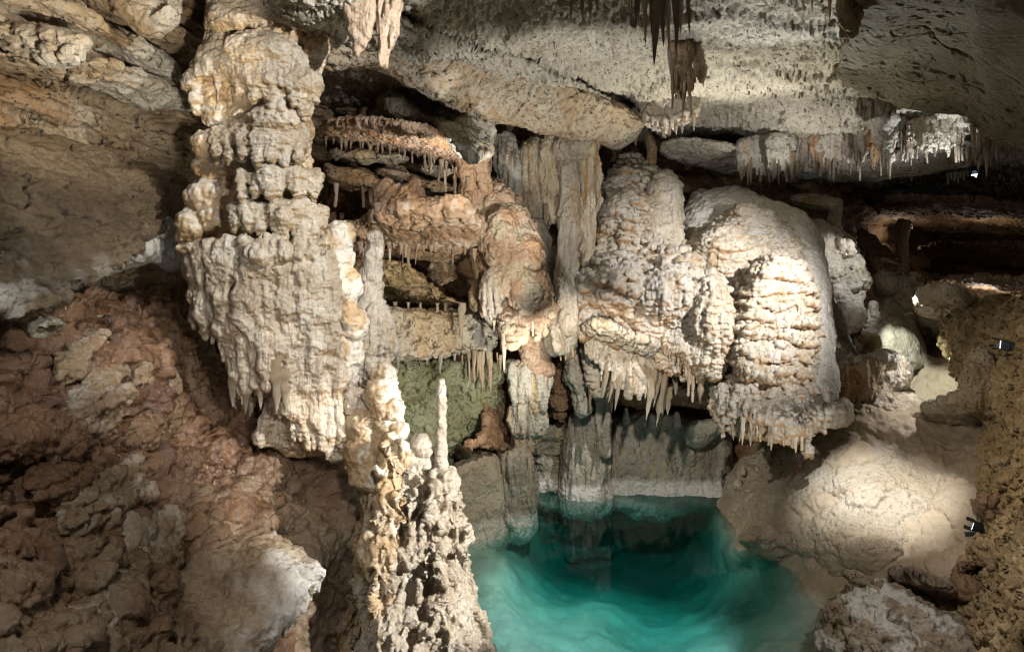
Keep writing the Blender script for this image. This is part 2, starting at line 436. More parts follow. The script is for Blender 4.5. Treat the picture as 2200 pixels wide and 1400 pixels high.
M = dict(
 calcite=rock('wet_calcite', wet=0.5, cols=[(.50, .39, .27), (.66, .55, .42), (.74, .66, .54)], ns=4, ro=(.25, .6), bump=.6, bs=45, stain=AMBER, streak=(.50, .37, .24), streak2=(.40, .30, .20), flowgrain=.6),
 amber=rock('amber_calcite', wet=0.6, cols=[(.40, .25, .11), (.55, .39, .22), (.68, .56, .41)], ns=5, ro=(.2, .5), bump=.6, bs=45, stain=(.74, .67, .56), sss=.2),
 shelf=rock('smooth_brown_shelf_rock', wet=0.35, cols=[(.07, .045, .022), (.14, .095, .05), (.22, .16, .09)], ns=2.6, ro=(.3, .6), bump=1.0, bs=42, blotch=(.17, .11, .05), stain=(.46, .42, .36)),
 crest=rock('frosted_white_flowstone', wet=0.3, cols=[(.50, .45, .38), (.62, .58, .52), (.72, .69, .64)], ns=2.5, ro=(.5, .8), bump=.7, bs=40, stain=(.50, .40, .28)),
 striped=rock('striped_drapery_calcite', [(.36, .28, .18), (.52, .43, .30), (.62, .54, .41)], 3, ro=(.3, .6), bump=.6, bs=38, streak=(.42, .25, .10), streak2=(.24, .15, .08), flowgrain=.8, wet=.3),
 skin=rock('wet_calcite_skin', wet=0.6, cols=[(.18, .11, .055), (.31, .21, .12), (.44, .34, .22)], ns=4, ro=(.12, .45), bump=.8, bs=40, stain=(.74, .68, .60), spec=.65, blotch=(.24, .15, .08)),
 rim=rock('pool_wall_flowstone', wet=0.3, cols=[(.24, .20, .16), (.38, .34, .28), (.52, .48, .40)], ns=3, ro=(.35, .7), bump=.6, bs=38, stain=(.80, .76, .72), streak=(.50, .42, .24), streak2=(.17, .14, .12), flowgrain=.6),
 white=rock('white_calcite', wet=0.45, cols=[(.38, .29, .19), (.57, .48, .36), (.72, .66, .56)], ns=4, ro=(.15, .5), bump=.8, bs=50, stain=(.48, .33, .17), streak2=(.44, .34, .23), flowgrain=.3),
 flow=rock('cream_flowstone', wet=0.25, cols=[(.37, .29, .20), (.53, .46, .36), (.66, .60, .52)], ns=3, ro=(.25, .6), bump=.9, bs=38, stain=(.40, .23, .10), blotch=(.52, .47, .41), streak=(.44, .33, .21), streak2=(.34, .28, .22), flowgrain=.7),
 grey_flow=rock('grey_flowstone', [(.36, .32, .26), (.48, .45, .38), (.58, .56, .48)], 3, ro=(.45, .8), bump=.5, bs=38, stain=(.40, .26, .13), streak=(.50, .38, .22), streak2=(.26, .22, .17), flowgrain=.8),
 orange=rock('rust_flowstone', wet=0.3, cols=[(.33, .20, .12), (.47, .33, .23), (.58, .45, .34)], ns=4, ro=(.4, .7), bump=.6, bs=38, stain=(.48, .40, .28), blotch=(.47, .27, .13), streak2=(.30, .17, .09), flowgrain=.6),
 redledge=rock('red_brown_calcite', wet=0.3, cols=[(.25, .15, .08), (.38, .25, .15), (.50, .37, .26)], ns=4, ro=(.35, .65), bump=.6, bs=36, stain=(.5, .4, .3), blotch=(.40, .22, .10)),
 beds=rock('bedded_limestone', [(.27, .18, .09), (.42, .31, .19), (.56, .46, .33)], 2.4, ro=(.6, .9), bump=1.0, bs=42, blotch=(.36, .21, .09), speck=.25, stain=(.60, .54, .44)),
 pale=rock('pale_limestone', [(.42, .35, .25), (.57, .51, .40), (.66, .62, .53)], 2.2, ro=(.6, .9), bump=1.0, bs=42, blotch=(.46, .31, .15), speck=.3, stain=(.62, .60, .54)),
 ceil=rock('ceiling_limestone', [(.35, .30, .22), (.47, .42, .33), (.57, .53, .45)], 2.0, ro=(.65, .95), bump=.8, bs=24, blotch=(.50, .45, .36), speck=.15, stain=(.40, .25, .12)),
 slab=rock('slab_limestone', [(.36, .29, .20), (.47, .40, .30), (.55, .50, .40)], 2.5, ro=(.6, .9), bump=.7, bs=26, blotch=(.42, .32, .20), speck=.15, stain=(.40, .28, .16), streak=(.38, .27, .16), streak2=(.30, .21, .13)),
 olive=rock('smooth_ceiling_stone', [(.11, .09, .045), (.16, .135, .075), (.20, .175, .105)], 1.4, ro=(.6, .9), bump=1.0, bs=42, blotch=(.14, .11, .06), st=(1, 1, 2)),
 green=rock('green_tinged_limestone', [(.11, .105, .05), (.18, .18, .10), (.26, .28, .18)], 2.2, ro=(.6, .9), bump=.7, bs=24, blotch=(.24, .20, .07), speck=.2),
 brown=rock('brown_cave_rock', [(.10, .055, .03), (.22, .13, .07), (.34, .23, .14)], 2.6, ro=(.5, .85), bump=.7, bs=28, blotch=(.26, .15, .07), speck=.3, stain=(.66, .60, .56)),
 mud=rock('wet_red_mud', wet=0.5, cols=[(.080, .038, .017), (.160, .080, .036), (.26, .143, .068)], ns=3.2, ro=(.08, .36), bump=.7, bs=32, stain=(.27, .195, .12), spec=.8),
 tan=rock('tan_flowstone', [(.33, .26, .18), (.45, .38, .29), (.57, .51, .42)], 1.6, ro=(.5, .85), bump=.6, bs=48, stain=(.66, .62, .54), blotch=(.40, .31, .21)),
 popcorn=rock('popcorn_rock', [(.22, .14, .06), (.36, .25, .12), (.50, .38, .22)], 5, ro=(.45, .8), bump=.8, bs=36, speck=.3),
 boulder=rock('weathered_boulder', [(.16, .11, .07), (.32, .24, .16), (.50, .43, .35)], 3, ro=(.4, .8), bump=.9, bs=30, speck=.2, stain=(.6, .56, .5)),
 bed=rock('pool_bed_stone', [(.34, .34, .28), (.50, .51, .43), (.62, .64, .55)], 1.6, ro=(.7, .9), bump=.03, bump2=.03, bs=20, stain=(.38, .30, .21)),
)
def plain(name, c, ro=.4, met=0.0, em=None, es=0):
    m = bpy.data.materials.new(name); m.use_nodes = True; nt = m.node_tree; b = nt.nodes['Principled BSDF']
    b.inputs['Base Color'].default_value = (*c, 1); b.inputs['Metallic'].default_value = met
    n = nt.nodes.new('ShaderNodeTexNoise'); n.inputs['Scale'].default_value = 60
    r = nt.nodes.new('ShaderNodeMapRange'); r.inputs['To Min'].default_value = max(ro-.1, .05); r.inputs['To Max'].default_value = ro+.12
    nt.links.new(n.outputs['Fac'], r.inputs['Value']); nt.links.new(r.outputs['Result'], b.inputs['Roughness'])
    if em: b.inputs['Emission Color'].default_value = (*em, 1); b.inputs['Emission Strength'].default_value = es
    return m
M['steel'] = plain('dark_lamp_metal', (.03, .035, .045), .35, .7)
M['pole'] = plain('galvanised_pole', (.35, .33, .3), .4, .8)
M['glass_lit'] = plain('lit_lamp_glass', (.8, .9, 1), .2, 0, (.75, .87, 1), 1.5)
def water_mat():
    m = bpy.data.materials.new('pool_water'); m.use_nodes = True; nt = m.node_tree; N = nt.nodes; L = nt.links
    N.remove(N['Principled BSDF']); out = N['Material Output']
    tr = N.new('ShaderNodeBsdfTransparent'); gl = N.new('ShaderNodeBsdfGlossy'); gl.inputs['Roughness'].default_value = .02
    fr = N.new('ShaderNodeFresnel'); fr.inputs['IOR'].default_value = 1.33
    tc = N.new('ShaderNodeTexCoord'); n = N.new('ShaderNodeTexNoise'); n.inputs['Scale'].default_value = 2.5; n.inputs['Detail'].default_value = 2
    bp = N.new('ShaderNodeBump'); bp.inputs['Strength'].default_value = .05; bp.inputs['Distance'].default_value = .05
    L.new(tc.outputs['Object'], n.inputs['Vector']); L.new(n.outputs['Fac'], bp.inputs['Height'])
    L.new(bp.outputs['Normal'], fr.inputs['Normal']); L.new(bp.outputs['Normal'], gl.inputs['Normal'])
    x = N.new('ShaderNodeMixShader'); L.new(fr.outputs['Fac'], x.inputs['Fac']); L.new(tr.outputs[0], x.inputs[1]); L.new(gl.outputs[0], x.inputs[2])
    L.new(x.outputs[0], out.inputs['Surface'])
    ab = N.new('ShaderNodeVolumeAbsorption'); ab.inputs['Color'].default_value = (.05, .79, .79, 1); ab.inputs['Density'].default_value = 1.4
    sc = N.new('ShaderNodeVolumeScatter'); sc.inputs['Color'].default_value = (.15, .75, .72, 1); sc.inputs['Density'].default_value = .025
    ad = N.new('ShaderNodeAddShader'); L.new(ab.outputs[0], ad.inputs[0]); L.new(sc.outputs[0], ad.inputs[1]); L.new(ad.outputs[0], out.inputs['Volume'])
    return m
M['water'] = water_mat()
# ---------------------------------------------------------------- camera, air light
cam = bpy.data.objects.new('camera', bpy.data.cameras.new('camera')); COL.objects.link(cam)
cam.location = (0, 0, EYE); cam.rotation_euler = (math.radians(90), 0, 0)
cam.data.sensor_width = 36; cam.data.lens = 36*F/2200; cam.data.shift_y = -(700-HY)/2200
cam.data.clip_start = .05; cam.data.clip_end = 200; SC.camera = cam
SC.cycles.filter_width = 1.1
SC.view_settings.view_transform = 'Standard'; SC.view_settings.look = 'None'; SC.view_settings.exposure = .35; SC.view_settings.gamma = 1
w = bpy.data.worlds.new('World'); SC.world = w; w.use_nodes = True
w.node_tree.nodes['Background'].inputs['Color'].default_value = (1, .86, .70, 1); w.node_tree.nodes['Background'].inputs['Strength'].default_value = AMB
def lamp(name, p, target, watts, size=.08, cone=70, col=(1, .93, .82), blend=.5):
    l = bpy.data.lights.new(name, 'SPOT'); l.energy = watts; l.spot_size = math.radians(cone); l.spot_blend = blend; l.shadow_soft_size = size; l.color = col
    o = bpy.data.objects.new(name, l); COL.objects.link(o); o.location = at(*p)
    d = Vector(at(*target))-Vector(at(*p)); o.rotation_euler = d.to_track_quat('-Z', 'Y').to_euler(); return o
def glow(name, p, watts, size=.15, col=(1, .93, .82)):
    l = bpy.data.lights.new(name, 'POINT'); l.energy = watts; l.shadow_soft_size = size; l.color = col
    o = bpy.data.objects.new(name, l); COL.objects.link(o); o.location = at(*p); return o
# ---------------------------------------------------------------- the cave itself: walls, ceiling, ground, pool
o = sheet('cave_wall', [(600, 100, 7.2), (700, 260, 7.9), (700, 400, 7.5), (760, 600, 8.0), (950, 600, 8.3), (900, 720, 7.9), (900, 900, 8.1), (1020, 1000, 8.3), (900, 1150, 7.8),
      (1060, 300, 8.8), (1250, 400, 9), (1250, 700, 9.2), (1400, 850, 9.9), (1420, 960, 9.1), (1550, 1040, 9.1), (1200, 1000, 8.9), (1150, 1060, 8.9), (1350, 1150, 9.2), (1350, 1400, 9.2), (1000, 1400, 8.2),
      (1600, 600, 9.2), (1700, 420, 10.2), (1600, 900, 9.0), (1850, 450, 12), (1760, 640, 9.4), (2000, 520, 16), (2200, 500, 16), (1900, 600, 11.5), (2000, 700, 10), (2100, 630, 14), (2500, 450, 12), (2500, 650, 11), (1850, 800, 9), (2100, 800, 9.5), (1800, 1200, 9.2), (1300, 100, 9.5), (1800, 300, 12), (2300, 300, 14)],
      620, 2520, 120, 1420, M['brown'], [[d_fbm(.9, .22, 3, 1), d_bed(.34, .30, 2, (0, .02), .05)], [d_fbm(4, .05, 4, 5), d_knob(7, .035, 3)], [d_fbm(15, .012, 3, 6), d_pit(9, .03, .2, 4)]],
      stain=lambda p, n: sm(-p[:, 2]+.05*fbm(p, 2, 2, 3), -.34, -.22)*(p[:, 1] < 9.6))
tag(o, kind='structure')
_zc = rbf([(700, 0, 4.65), (860, 100, 4.75), (1500, 0, 4.95), (1500, 180, 4.95), (1400, 280, 4.75), (1700, 200, 4.85), (1700, 340, 4.50), (2000, 380, 4.4), (2200, 100, 4.7), (700, 300, 4.8), (2500, -100, 4.8), (2000, 450, 4.3), (600, -250, 4.7), (1400, -250, 5.0)])
CRACK = [(820, 22), (862, 26), (905, 52), (960, 70), (1000, 84), (1040, 98), (1090, 106), (1140, 122), (1160, 140), (1240, 166), (1290, 196), (1330, 210), (1392, 248)]
def line_d(x, y, L):
    d = np.full(x.shape, 1e9)
    for (a, b), (c, e) in zip(L[:-1], L[1:]):
        t = np.clip(((x-a)*(c-a)+(y-b)*(e-b))/((c-a)**2+(e-b)**2), 0, 1); d = np.minimum(d, np.hypot(x-a-t*(c-a), y-b-t*(e-b)))
    return d
o = sheet('cave_ceiling', [(0, 0, 5), (1, 0, 5), (0, 1, 5)], 560, 2560, -330, 500, M['ceil'],
      [[d_fbm(.8, .10, 3, 21), lambda p, n: .06*sm(pn(p, (1.2, 1.2, 1), 31), -.05, .05)], [d_fbm(5, .018, 4, 22), d_crack(.7, .04, 23, .015)], [d_pit(12, .03, .14, 24), d_pit(24, .03, .08, 25), d_fbm(30, .006, 2, 26)]],
      fn=lambda x, y, W: np.clip((_zc(x, y)-3)*F/np.maximum(560-y, 30), 1, 24)*(1+.07*np.exp(-(line_d(x, y, CRACK)/(5+7*sm(pn(np.stack([x.ravel(), y.ravel(), 0*x.ravel()], -1), .012, 3).reshape(x.shape), -.3, .5)))**2)))
tag(o, kind='structure')
o = sheet('cave_wall', [(-400, 100, 2.6), (0, 100, 3.9), (200, 150, 4.6), (400, 250, 5.7), (520, 300, 6.3), (0, 300, 4.2), (400, 450, 5.8), (0, 500, 4.1), (250, 640, 4.8), (400, 620, 5.4), (520, -250, 5.9), (200, -250, 4.3), (0, 700, 3.9), (400, 740, 5.2), (-400, 600, 2.7), (560, 700, 6.2), (700, 250, 7.4), (720, 500, 7.4)],
      -420, 700, -330, 740, M['beds'], [[d_fbm(.9, .08, 3, 41), d_bed(.26, .26, 42, (.05, .03), .10)], [d_bed(.085, .05, 43, (.05, .02), .03), d_fbm(4, .035, 4, 44)], [d_fbm(14, .012, 3, 45), d_pit(9, .03, .12, 46, (1, 1, 2)), d_crack(1.6, .03, 47, .025)]])
tag(o, kind='structure')
GL = [(-400, 700, 2.7), (0, 700, 3.4), (0, 900, 2.9), (0, 1100, 2.6), (0, 1400, 2.25), (-400, 1400, 1.8), (300, 700, 4.2), (300, 640, 4.9), (400, 800, 4.6), (400, 1000, 4.0), (400, 1200, 3.5), (400, 1400, 3.0), (600, 1000, 4.5), (700, 1000, 4.85), (760, 1000, 5.1), (700, 1200, 4.5), (720, 1400, 4.1), (1000, 1400, 4.9), (1000, 1100, 5.6), (600, 800, 5.4), (820, 900, 5.8), (200, 1650, 2.4), (900, 1650, 4.2), (-300, 1650, 1.6)]
_gl = rbf(GL)
o = sheet('ground', GL,
      -420, 800, 630, 1640, M['mud'],
      [[d_fbm(1.6, .16, 3, 61), d_ridge(2.4, .12, 3, 69)], [lambda p, n: (d_gour(6, .04, 62, 1.3, 1.8)(p, n)+d_scale(7, .045, 63, 1.6)(p, n)+d_fbm(8, .03, 4, 68)(p, n))*(.35+.65*sm(-p[:, 0]+.3*fbm(p, 2, 2, 71), 1.25, 1.7))], [lambda p, n: (d_ridge(15, .014, 3, 64)(p, n)+d_scale(20, .009, 70, 1.3)(p, n))*(.3+.7*sm(-p[:, 0]+.3*fbm(p, 2, 2, 71), 1.25, 1.7)), d_fbm(24, .011, 3, 65)]],
      stain=lambda p, n: sm(p[:, 0]+.55*fbm(p, 1.5, 4, 66), -2.05, -1.5)*sm(fbm(p, 2.2, 3, 67), -.5, .25)*.9)
tag(o, kind='structure')
GR = [(1545, 1090, 7.9), (1580, 1180, 6.77), (1740, 1300, 5.75), (1740, 1400, 5.05), (1830, 920, 7.3), (1950, 1050, 6.5), (2080, 1050, 6.1), (1950, 1200, 5.65), (1850, 1250, 5.6), (2100, 900, 7), (2000, 820, 8.2), (1850, 830, 8.3), (2150, 780, 7.6), (2150, 1200, 5.1), (2150, 1400, 4.4), (1900, 1400, 4.5), (2500, 1000, 5.5), (2500, 1500, 3.6), (1800, 1550, 4.2), (1700, 780, 9.2),
      (1300, 1000, 9.6), (1550, 1010, 9.3), (1350, 1100, 9.6), (1250, 1200, 9.4), (1450, 1230, 8.7), (1230, 1250, 8.2), (1280, 1300, 6.85), (1300, 1400, 5.6), (1100, 1350, 5.75), (1050, 1150, 7.4), (1110, 1200, 7.3), (1550, 1150, 7.7), (1610, 1220, 6.85), (1700, 1350, 5.5), (1550, 1300, 6.6), (1500, 1400, 5.8), (900, 1200, 6.9), (900, 1500, 5.4), (1400, 1600, 4.9), (1480, 1180, 8.9)]
_gr = rbf(GR)
o = sheet('ground', GR,
      880, 2540, 770, 1640, M['bed'],
      [[d_fbm(1.1, .05, 3, 81), lambda p, n: sm(p[:, 2], .05, .35)*(.10*fbm(p, 1.3, 3, 90)+d_knob(1.9, .07, 91)(p, n)+.03*ridged(p, 3, 3, 92))], [lambda p, n: sm(p[:, 2], .05, .3)*(.02*fbm(p, 9, 3, 93)+d_scale(9, .014, 94, 1.5)(p, n)), d_fbm(3.5, .03, 4, 83)], [d_fbm(18, .006, 3, 85)]],
      stain=lambda p, n: sm(p[:, 2]+.10*fbm(p, 2, 3, 86), -.06, .05))
tag(o, kind='structure')
# water: closed slab of clear blue-green water, deeper than its bed
ex, nx_, ny_ = 3.4, 60, 60
gx, gy = np.meshgrid(np.linspace(-2.6, 4.2, nx_), np.linspace(3.2, 9.7, ny_), indexing='ij')
v = np.stack([gx.ravel(), gy.ravel(), 0*gx.ravel()], -1); i = np.arange(nx_*ny_).reshape(nx_, ny_)
q = np.stack([i[:-1, :-1], i[1:, :-1], i[1:, 1:], i[:-1, 1:]], -1).reshape(-1, 4)
ring = np.concatenate([i[:, 0], i[-1, 1:], i[-2::-1, -1], i[0, -2:0:-1]])
vb = v[ring]+np.array([0, 0, -3.2]); nb = len(v)+np.arange(len(ring))
qs = np.stack([ring, nb, np.roll(nb, -1), np.roll(ring, -1)], -1)
cb = len(v)+len(vb); vc = vb.mean(0)[None]
qb = np.stack([nb, np.full(len(nb), cb), np.full(len(nb), cb), np.roll(nb, -1)], -1)
me = bpy.data.meshes.new('water'); me.from_pydata(np.concatenate([v, vb, vc]).tolist(), [], q.tolist()+qs.tolist()+[[a, cb, d] for a, _, _, d in qb.tolist()])
me.materials.append(M['water']); wo = bpy.data.objects.new('water', me); COL.objects.link(wo); tag(wo, kind='structure')
# ---------------------------------------------------------------- helpers for formations
def rim(line, n, L, r, tip=.3, up=8, lean=0):
    P = np.array(line, float); seg = np.r_[0, np.cumsum(np.linalg.norm(np.diff(P[:, :2], axis=0), axis=1))]; out = []
    for i in range(n):
        t = (i+R.uniform(.2, .8))/n*seg[-1]; x, y, Y = (np.interp(t, seg, P[:, c]) for c in range(3))
        l = R.uniform(*L)*R.choice((.5, .8, 1, 1.2)); rr = R.uniform(*r)
        out.append((x, y-up, Y, rr, x+lean*l, y+l, Y, rr*tip))
    return out
def P_(p, Y, R_, T, **k): return dict(p=p, Y=Y, R=R_, T=T, **k)
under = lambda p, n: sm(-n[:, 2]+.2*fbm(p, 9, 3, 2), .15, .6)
SCALY = [[d_fbm(4, .03, 3, 1), d_knob(7, .035, 2)], [d_gour(15, .018, 3, .8, 3.5), d_knob(19, .012, 4)], [d_fbm(34, .006, 3, 5), d_gour(44, .005, 6, 1.4, 7)]]
RIBS = [[d_fbm(3, .03, 3, 11), d_flow(9, .045, 12, .12)], [d_knob(13, .016, 14), d_flow(21, .014, 13, .2)], [d_fbm(34, .006, 3, 15), d_gour(34, .005, 16, 1.4, 7)]]
LUMPY = [[d_fbm(4, .03, 3, 21), d_knob(6, .05, 22)], [d_knob(15, .018, 23), d_ridge(13, .012, 3, 24)], [d_fbm(36, .006, 3, 25)]]
SMOOTHED = [[d_fbm(3, .03, 3, 31), d_knob(5, .02, 32)], [d_fbm(14, .01, 4, 33), d_gour(30, .004, 34, 1.2, 6)]]
def flutes(edge_top, edge_bot, n, Yf, r, wob=5, tip=.35, jit=25):
    """vertical calcite flutes from one edge line down to another, each a wobbling tapered strand"""
    T_, B_ = np.array(edge_top, float), np.array(edge_bot, float); out = []
    for i in range(n):
        u = (i+R.uniform(.2, .8))/n; x0 = T_[0, 0]+(T_[-1, 0]-T_[0, 0])*u; xb = B_[0, 0]+(B_[-1, 0]-B_[0, 0])*u
        y0 = np.interp(x0, T_[:, 0], T_[:, 1])+R.uniform(-jit, jit)*.6; y1 = np.interp(xb, B_[:, 0], B_[:, 1])+R.uniform(-jit, jit*.6)
        rr = R.uniform(*r); k = max(2, int((y1-y0)/55)); px = py = pY = pr = None
        for j in range(k+1):
            t = j/k; x = x0+(xb-x0)*t+R.uniform(-wob, wob); y = y0+(y1-y0)*t; Y = float(Yf(x, y))+R.uniform(-.012, .012); rj = rr*(R.uniform(.8, 1.2) if j < k else tip)
            if j: out.append((px, py, pY, pr, x, y, Y, rj))
            px, py, pY, pr = x, y, Y, rj
    return out
# ---------------------------------------------------------------- the great column on the left
YC = 4.5
col = thing('flowstone_column', at(640, 975, YC), 'massive lumpy white column of drip tiers rising from brown slope to ceiling at left', 'column')
CAP = [[d_fbm(4.0, .025, 3, 1)], [d_ridge(12, .017, 3, 8, (.55, .55, 1.7)), d_flow(15, .009, 7, .3, .2)], [d_fbm(32, .005, 3, 5), d_ridge(30, .007, 2, 9, (.6, .6, 1.6))]]
CURT = [[d_fbm(4, .03, 3, 11), d_flow(7, .05, 12, .10, .2)], [d_flow(16, .022, 13, .16, .15), d_fbm(10, .018, 4, 14)], [d_fbm(30, .008, 3, 15), d_gour(38, .005, 16, 1.6, 8)]]
WAXY = [[d_fbm(6, .025, 3, 21), d_knob(9, .03, 22)], [d_fbm(16, .012, 3, 24), d_knob(20, .008, 23)], [d_fbm(34, .004, 3, 25)]]
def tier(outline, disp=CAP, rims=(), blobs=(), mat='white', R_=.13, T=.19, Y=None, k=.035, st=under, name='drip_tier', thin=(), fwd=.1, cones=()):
    xs = [a[0] for a in outline]; ys = [a[1] for a in outline]
    if Y is None: Y = [(min(xs), min(ys), YC+.07), (max(xs), min(ys), YC+.07), (min(xs)*.5+max(xs)*.5, max(ys), YC-fwd-.04), (min(xs), max(ys), YC+.02-fwd*.5), (max(xs), max(ys), YC+.02-fwd*.5)]
    caps = []
    for a in rims: caps += rim(*a)
    for x, ya, yb, r in cones:
        Yx = YC-.30*math.sqrt(max(.1, 1-((x-565)/165)**2))-.02
        caps += [(x, ya-14, Yx+.05, r*1.15, x+R.uniform(-3, 3), (ya+yb)/2, Yx, r*.62), (x, (ya+yb)/2, Yx, r*.62, x+R.uniform(-3, 3), yb, Yx+.01, 3.2)]
    body(name, M[mat], disp, col, st, polys=[P_(outline, Y, R_, T)], blobs=blobs, caps=caps, k=k)
    for t in thin: fringe(col, M['amber' if mat == 'amber' else 'white'], *t)
YF = YC-.24
tier([(455, -90), (690, -90), (690, 100), (655, 300), (680, 520), (700, 760), (500, 760), (425, 560), (440, 420), (470, 260), (440, 200), (450, 60)], WAXY, mat='amber', R_=.2, T=.24, Y=YC+.10, name='amber_core', st=lambda p, n: .6*sm(fbm(p, 5, 3, 4), .0, .4))
# cap tiers, top to bottom: (outline, rim line)
tier([(470, -120), (620, -120), (640, -30), (600, 40), (540, 62), (480, 70), (440, 55), (450, -30)], rims=[([(440, 45, YC-.05), (520, 55, YF), (600, 30, YF)], 7, (14, 40), (9, 14), .25)])
tier([(610, -110), (700, -110), (716, 15), (705, 45), (690, 58), (650, 62), (620, 40), (600, 0)], blobs=[(693, 22, YC-.08, 26, 24)], rims=[([(625, 45, YF+.02), (705, 45, YC-.1)], 5, (14, 34), (8, 13), .25)], fwd=.06)
tier([(645, 75), (690, 72), (706, 100), (695, 140), (668, 142), (648, 110)], WAXY, mat='amber', R_=.07, T=.1, Y=YC-.05, rims=[([(665, 130, YC-.12), (695, 125, YC-.1)], 3, (20, 45), (9, 12), .2)], name='amber_knob')
tier([(455, 60), (560, 55), (640, 75), (680, 130), (694, 185), (684, 212), (600, 208), (540, 196), (480, 168), (440, 172), (398, 196), (394, 180), (412, 140), (430, 95)],
     rims=[([(398, 186, YC-.1), (430, 170, YC-.12), (478, 165, YF+.06)], 6, (14, 46), (6, 10), .2), ([(485, 165, YF), (560, 200, YF-.06), (684, 205, YC-.18)], 4, (14, 30), (9, 13), .3)], cones=[(425, 185, 242, 12), (470, 172, 232, 10), (512, 180, 214, 14), (545, 192, 226, 16), (583, 200, 252, 15), (603, 204, 266, 12), (632, 200, 226, 14), (652, 202, 256, 14), (679, 190, 226, 12)], blobs=[(655, 185, YF+.02, 34, 34), (560, 120, YF+.06, 80, 50)], fwd=.20,
     thin=[([(490, 190, YF), (600, 235, YF-.06), (680, 215, YC-.14)], 7, (14, 36), (3, 4.5))])
tier([(425, 165), (470, 160), (505, 215), (480, 280), (445, 265), (430, 225)], WAXY, mat='amber', R_=.1, T=.14, Y=YC-.02, name='amber_hollow')
tier([(520, 225), (600, 240), (650, 252), (668, 290), (668, 335), (600, 328), (540, 322), (490, 316), (455, 300), (470, 262)],
     rims=[([(458, 300, YC-.1), (520, 322, YF-.03), (590, 335, YF-.06), (666, 332, YC-.14)], 4, (12, 26), (9, 13), .3)], cones=[(468, 302, 350, 14), (491, 310, 356, 10), (520, 316, 344, 14), (553, 320, 366, 18), (584, 325, 352, 14), (612, 326, 370, 15), (645, 326, 356, 14)], blobs=[(590, 262, YF+.03, 60, 34)], fwd=.20, thin=[([(470, 325, YC-.16), (650, 360, YF-.04)], 6, (12, 28), (3, 4.5))])
for x, y, rx, ry, lb in ((443, 312, 30, 30, 0), (438, 362, 22, 20, 0), (441, 424, 34, 38, 1), (416, 488, 32, 36, 0), (452, 468, 28, 28, 1), (410, 540, 22, 24, 0), (428, 578, 26, 26, 0)):
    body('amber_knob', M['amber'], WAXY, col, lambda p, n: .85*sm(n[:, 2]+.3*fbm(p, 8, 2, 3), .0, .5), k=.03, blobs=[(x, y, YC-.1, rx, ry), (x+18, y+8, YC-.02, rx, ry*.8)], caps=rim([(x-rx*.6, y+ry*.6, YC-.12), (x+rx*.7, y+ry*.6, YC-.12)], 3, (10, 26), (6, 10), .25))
tier([(520, 360), (600, 358), (665, 360), (686, 385), (688, 402), (640, 402), (600, 402), (540, 400), (500, 390), (502, 372)], rims=[([(503, 395, YC-.12), (580, 413, YF-.04), (690, 400, YC-.14)], 3, (12, 26), (9, 12), .3)], cones=[(520, 390, 442, 14), (548, 396, 426, 12), (582, 396, 424, 24), (604, 398, 424, 8), (641, 396, 428, 24), (676, 392, 430, 14)], blobs=[(600, 375, YF+.04, 60, 26)], fwd=.19,
     thin=[([(520, 425, YC-.2), (600, 440, YF-.05), (680, 430, YC-.16)], 5, (10, 26), (3, 4.5))])
tier([(520, 436), (600, 440), (690, 436), (704, 460), (700, 476), (640, 472), (590, 470), (530, 462), (486, 456), (500, 442)], rims=[([(490, 458, YC-.1), (560, 475, YF-.04), (640, 482, YF-.04), (702, 474, YC-.12)], 4, (12, 26), (9, 13), .3)], cones=[(505, 458, 500, 14), (534, 462, 494, 16), (560, 464, 510, 12), (600, 466, 516, 24), (628, 468, 506, 10), (648, 468, 528, 22), (670, 468, 522, 16), (694, 466, 500, 12)], blobs=[(545, 455, YF+.02, 40, 28), (640, 452, YF+.02, 44, 30)], fwd=.14)
body('drip_funnel', M['white'], CAP, col, under, k=.03, caps=[(608, 470, YF-.08, 26, 606, 520, YF-.07, 10), (606, 515, YF-.07, 10, 604, 560, YF-.06, 14), (585, 560, YF-.06, 34, 588, 640, YF-.1, 5)])
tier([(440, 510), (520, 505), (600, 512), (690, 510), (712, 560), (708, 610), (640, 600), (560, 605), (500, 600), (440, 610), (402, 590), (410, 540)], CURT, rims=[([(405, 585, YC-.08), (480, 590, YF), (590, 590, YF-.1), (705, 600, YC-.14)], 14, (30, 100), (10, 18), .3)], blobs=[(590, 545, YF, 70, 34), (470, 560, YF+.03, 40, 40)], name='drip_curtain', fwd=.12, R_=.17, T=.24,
     thin=[([(430, 610, YC-.14), (590, 620, YF-.1), (690, 620, YC-.14)], 8, (16, 44), (3, 5))])
FLU = [[d_fbm(5, .022, 3, 11), d_flow(12, .014, 12, .16)], [d_ridge(17, .008, 3, 13, (.7, .7, 1.4)), d_fbm(12, .012, 4, 14)], [d_fbm(32, .006, 3, 15)]]
ycol = lambda x, y: YC-.34*math.sqrt(max(0, 1-((x-(565+.12*(y-600)))/205)**2))+.0004*max(0, y-650)
body('drip_curtain', M['white'], FLU, col, under, k=.028, polys=[P_([(410, 590), (520, 570), (690, 570), (716, 660), (730, 790), (650, 800), (560, 780), (500, 760), (455, 710), (408, 650)], YC, .25, .27)],
     caps=flutes([(405, 560), (450, 530), (560, 520), (660, 530), (722, 560)], [(412, 680), (450, 730), (486, 770), (560, 760), (640, 800), (738, 830)], 17, ycol, (11, 18)))
tier([(500, 690), (560, 672), (640, 682), (690, 700), (660, 735), (620, 740), (560, 735), (500, 740)], SMOOTHED, mat='calcite', R_=.16, T=.24, fwd=.12, rims=[([(500, 730, YF), (570, 735, YF-.1), (680, 730, YF)], 8, (40, 110), (12, 20), .3)], name='drip_tier')
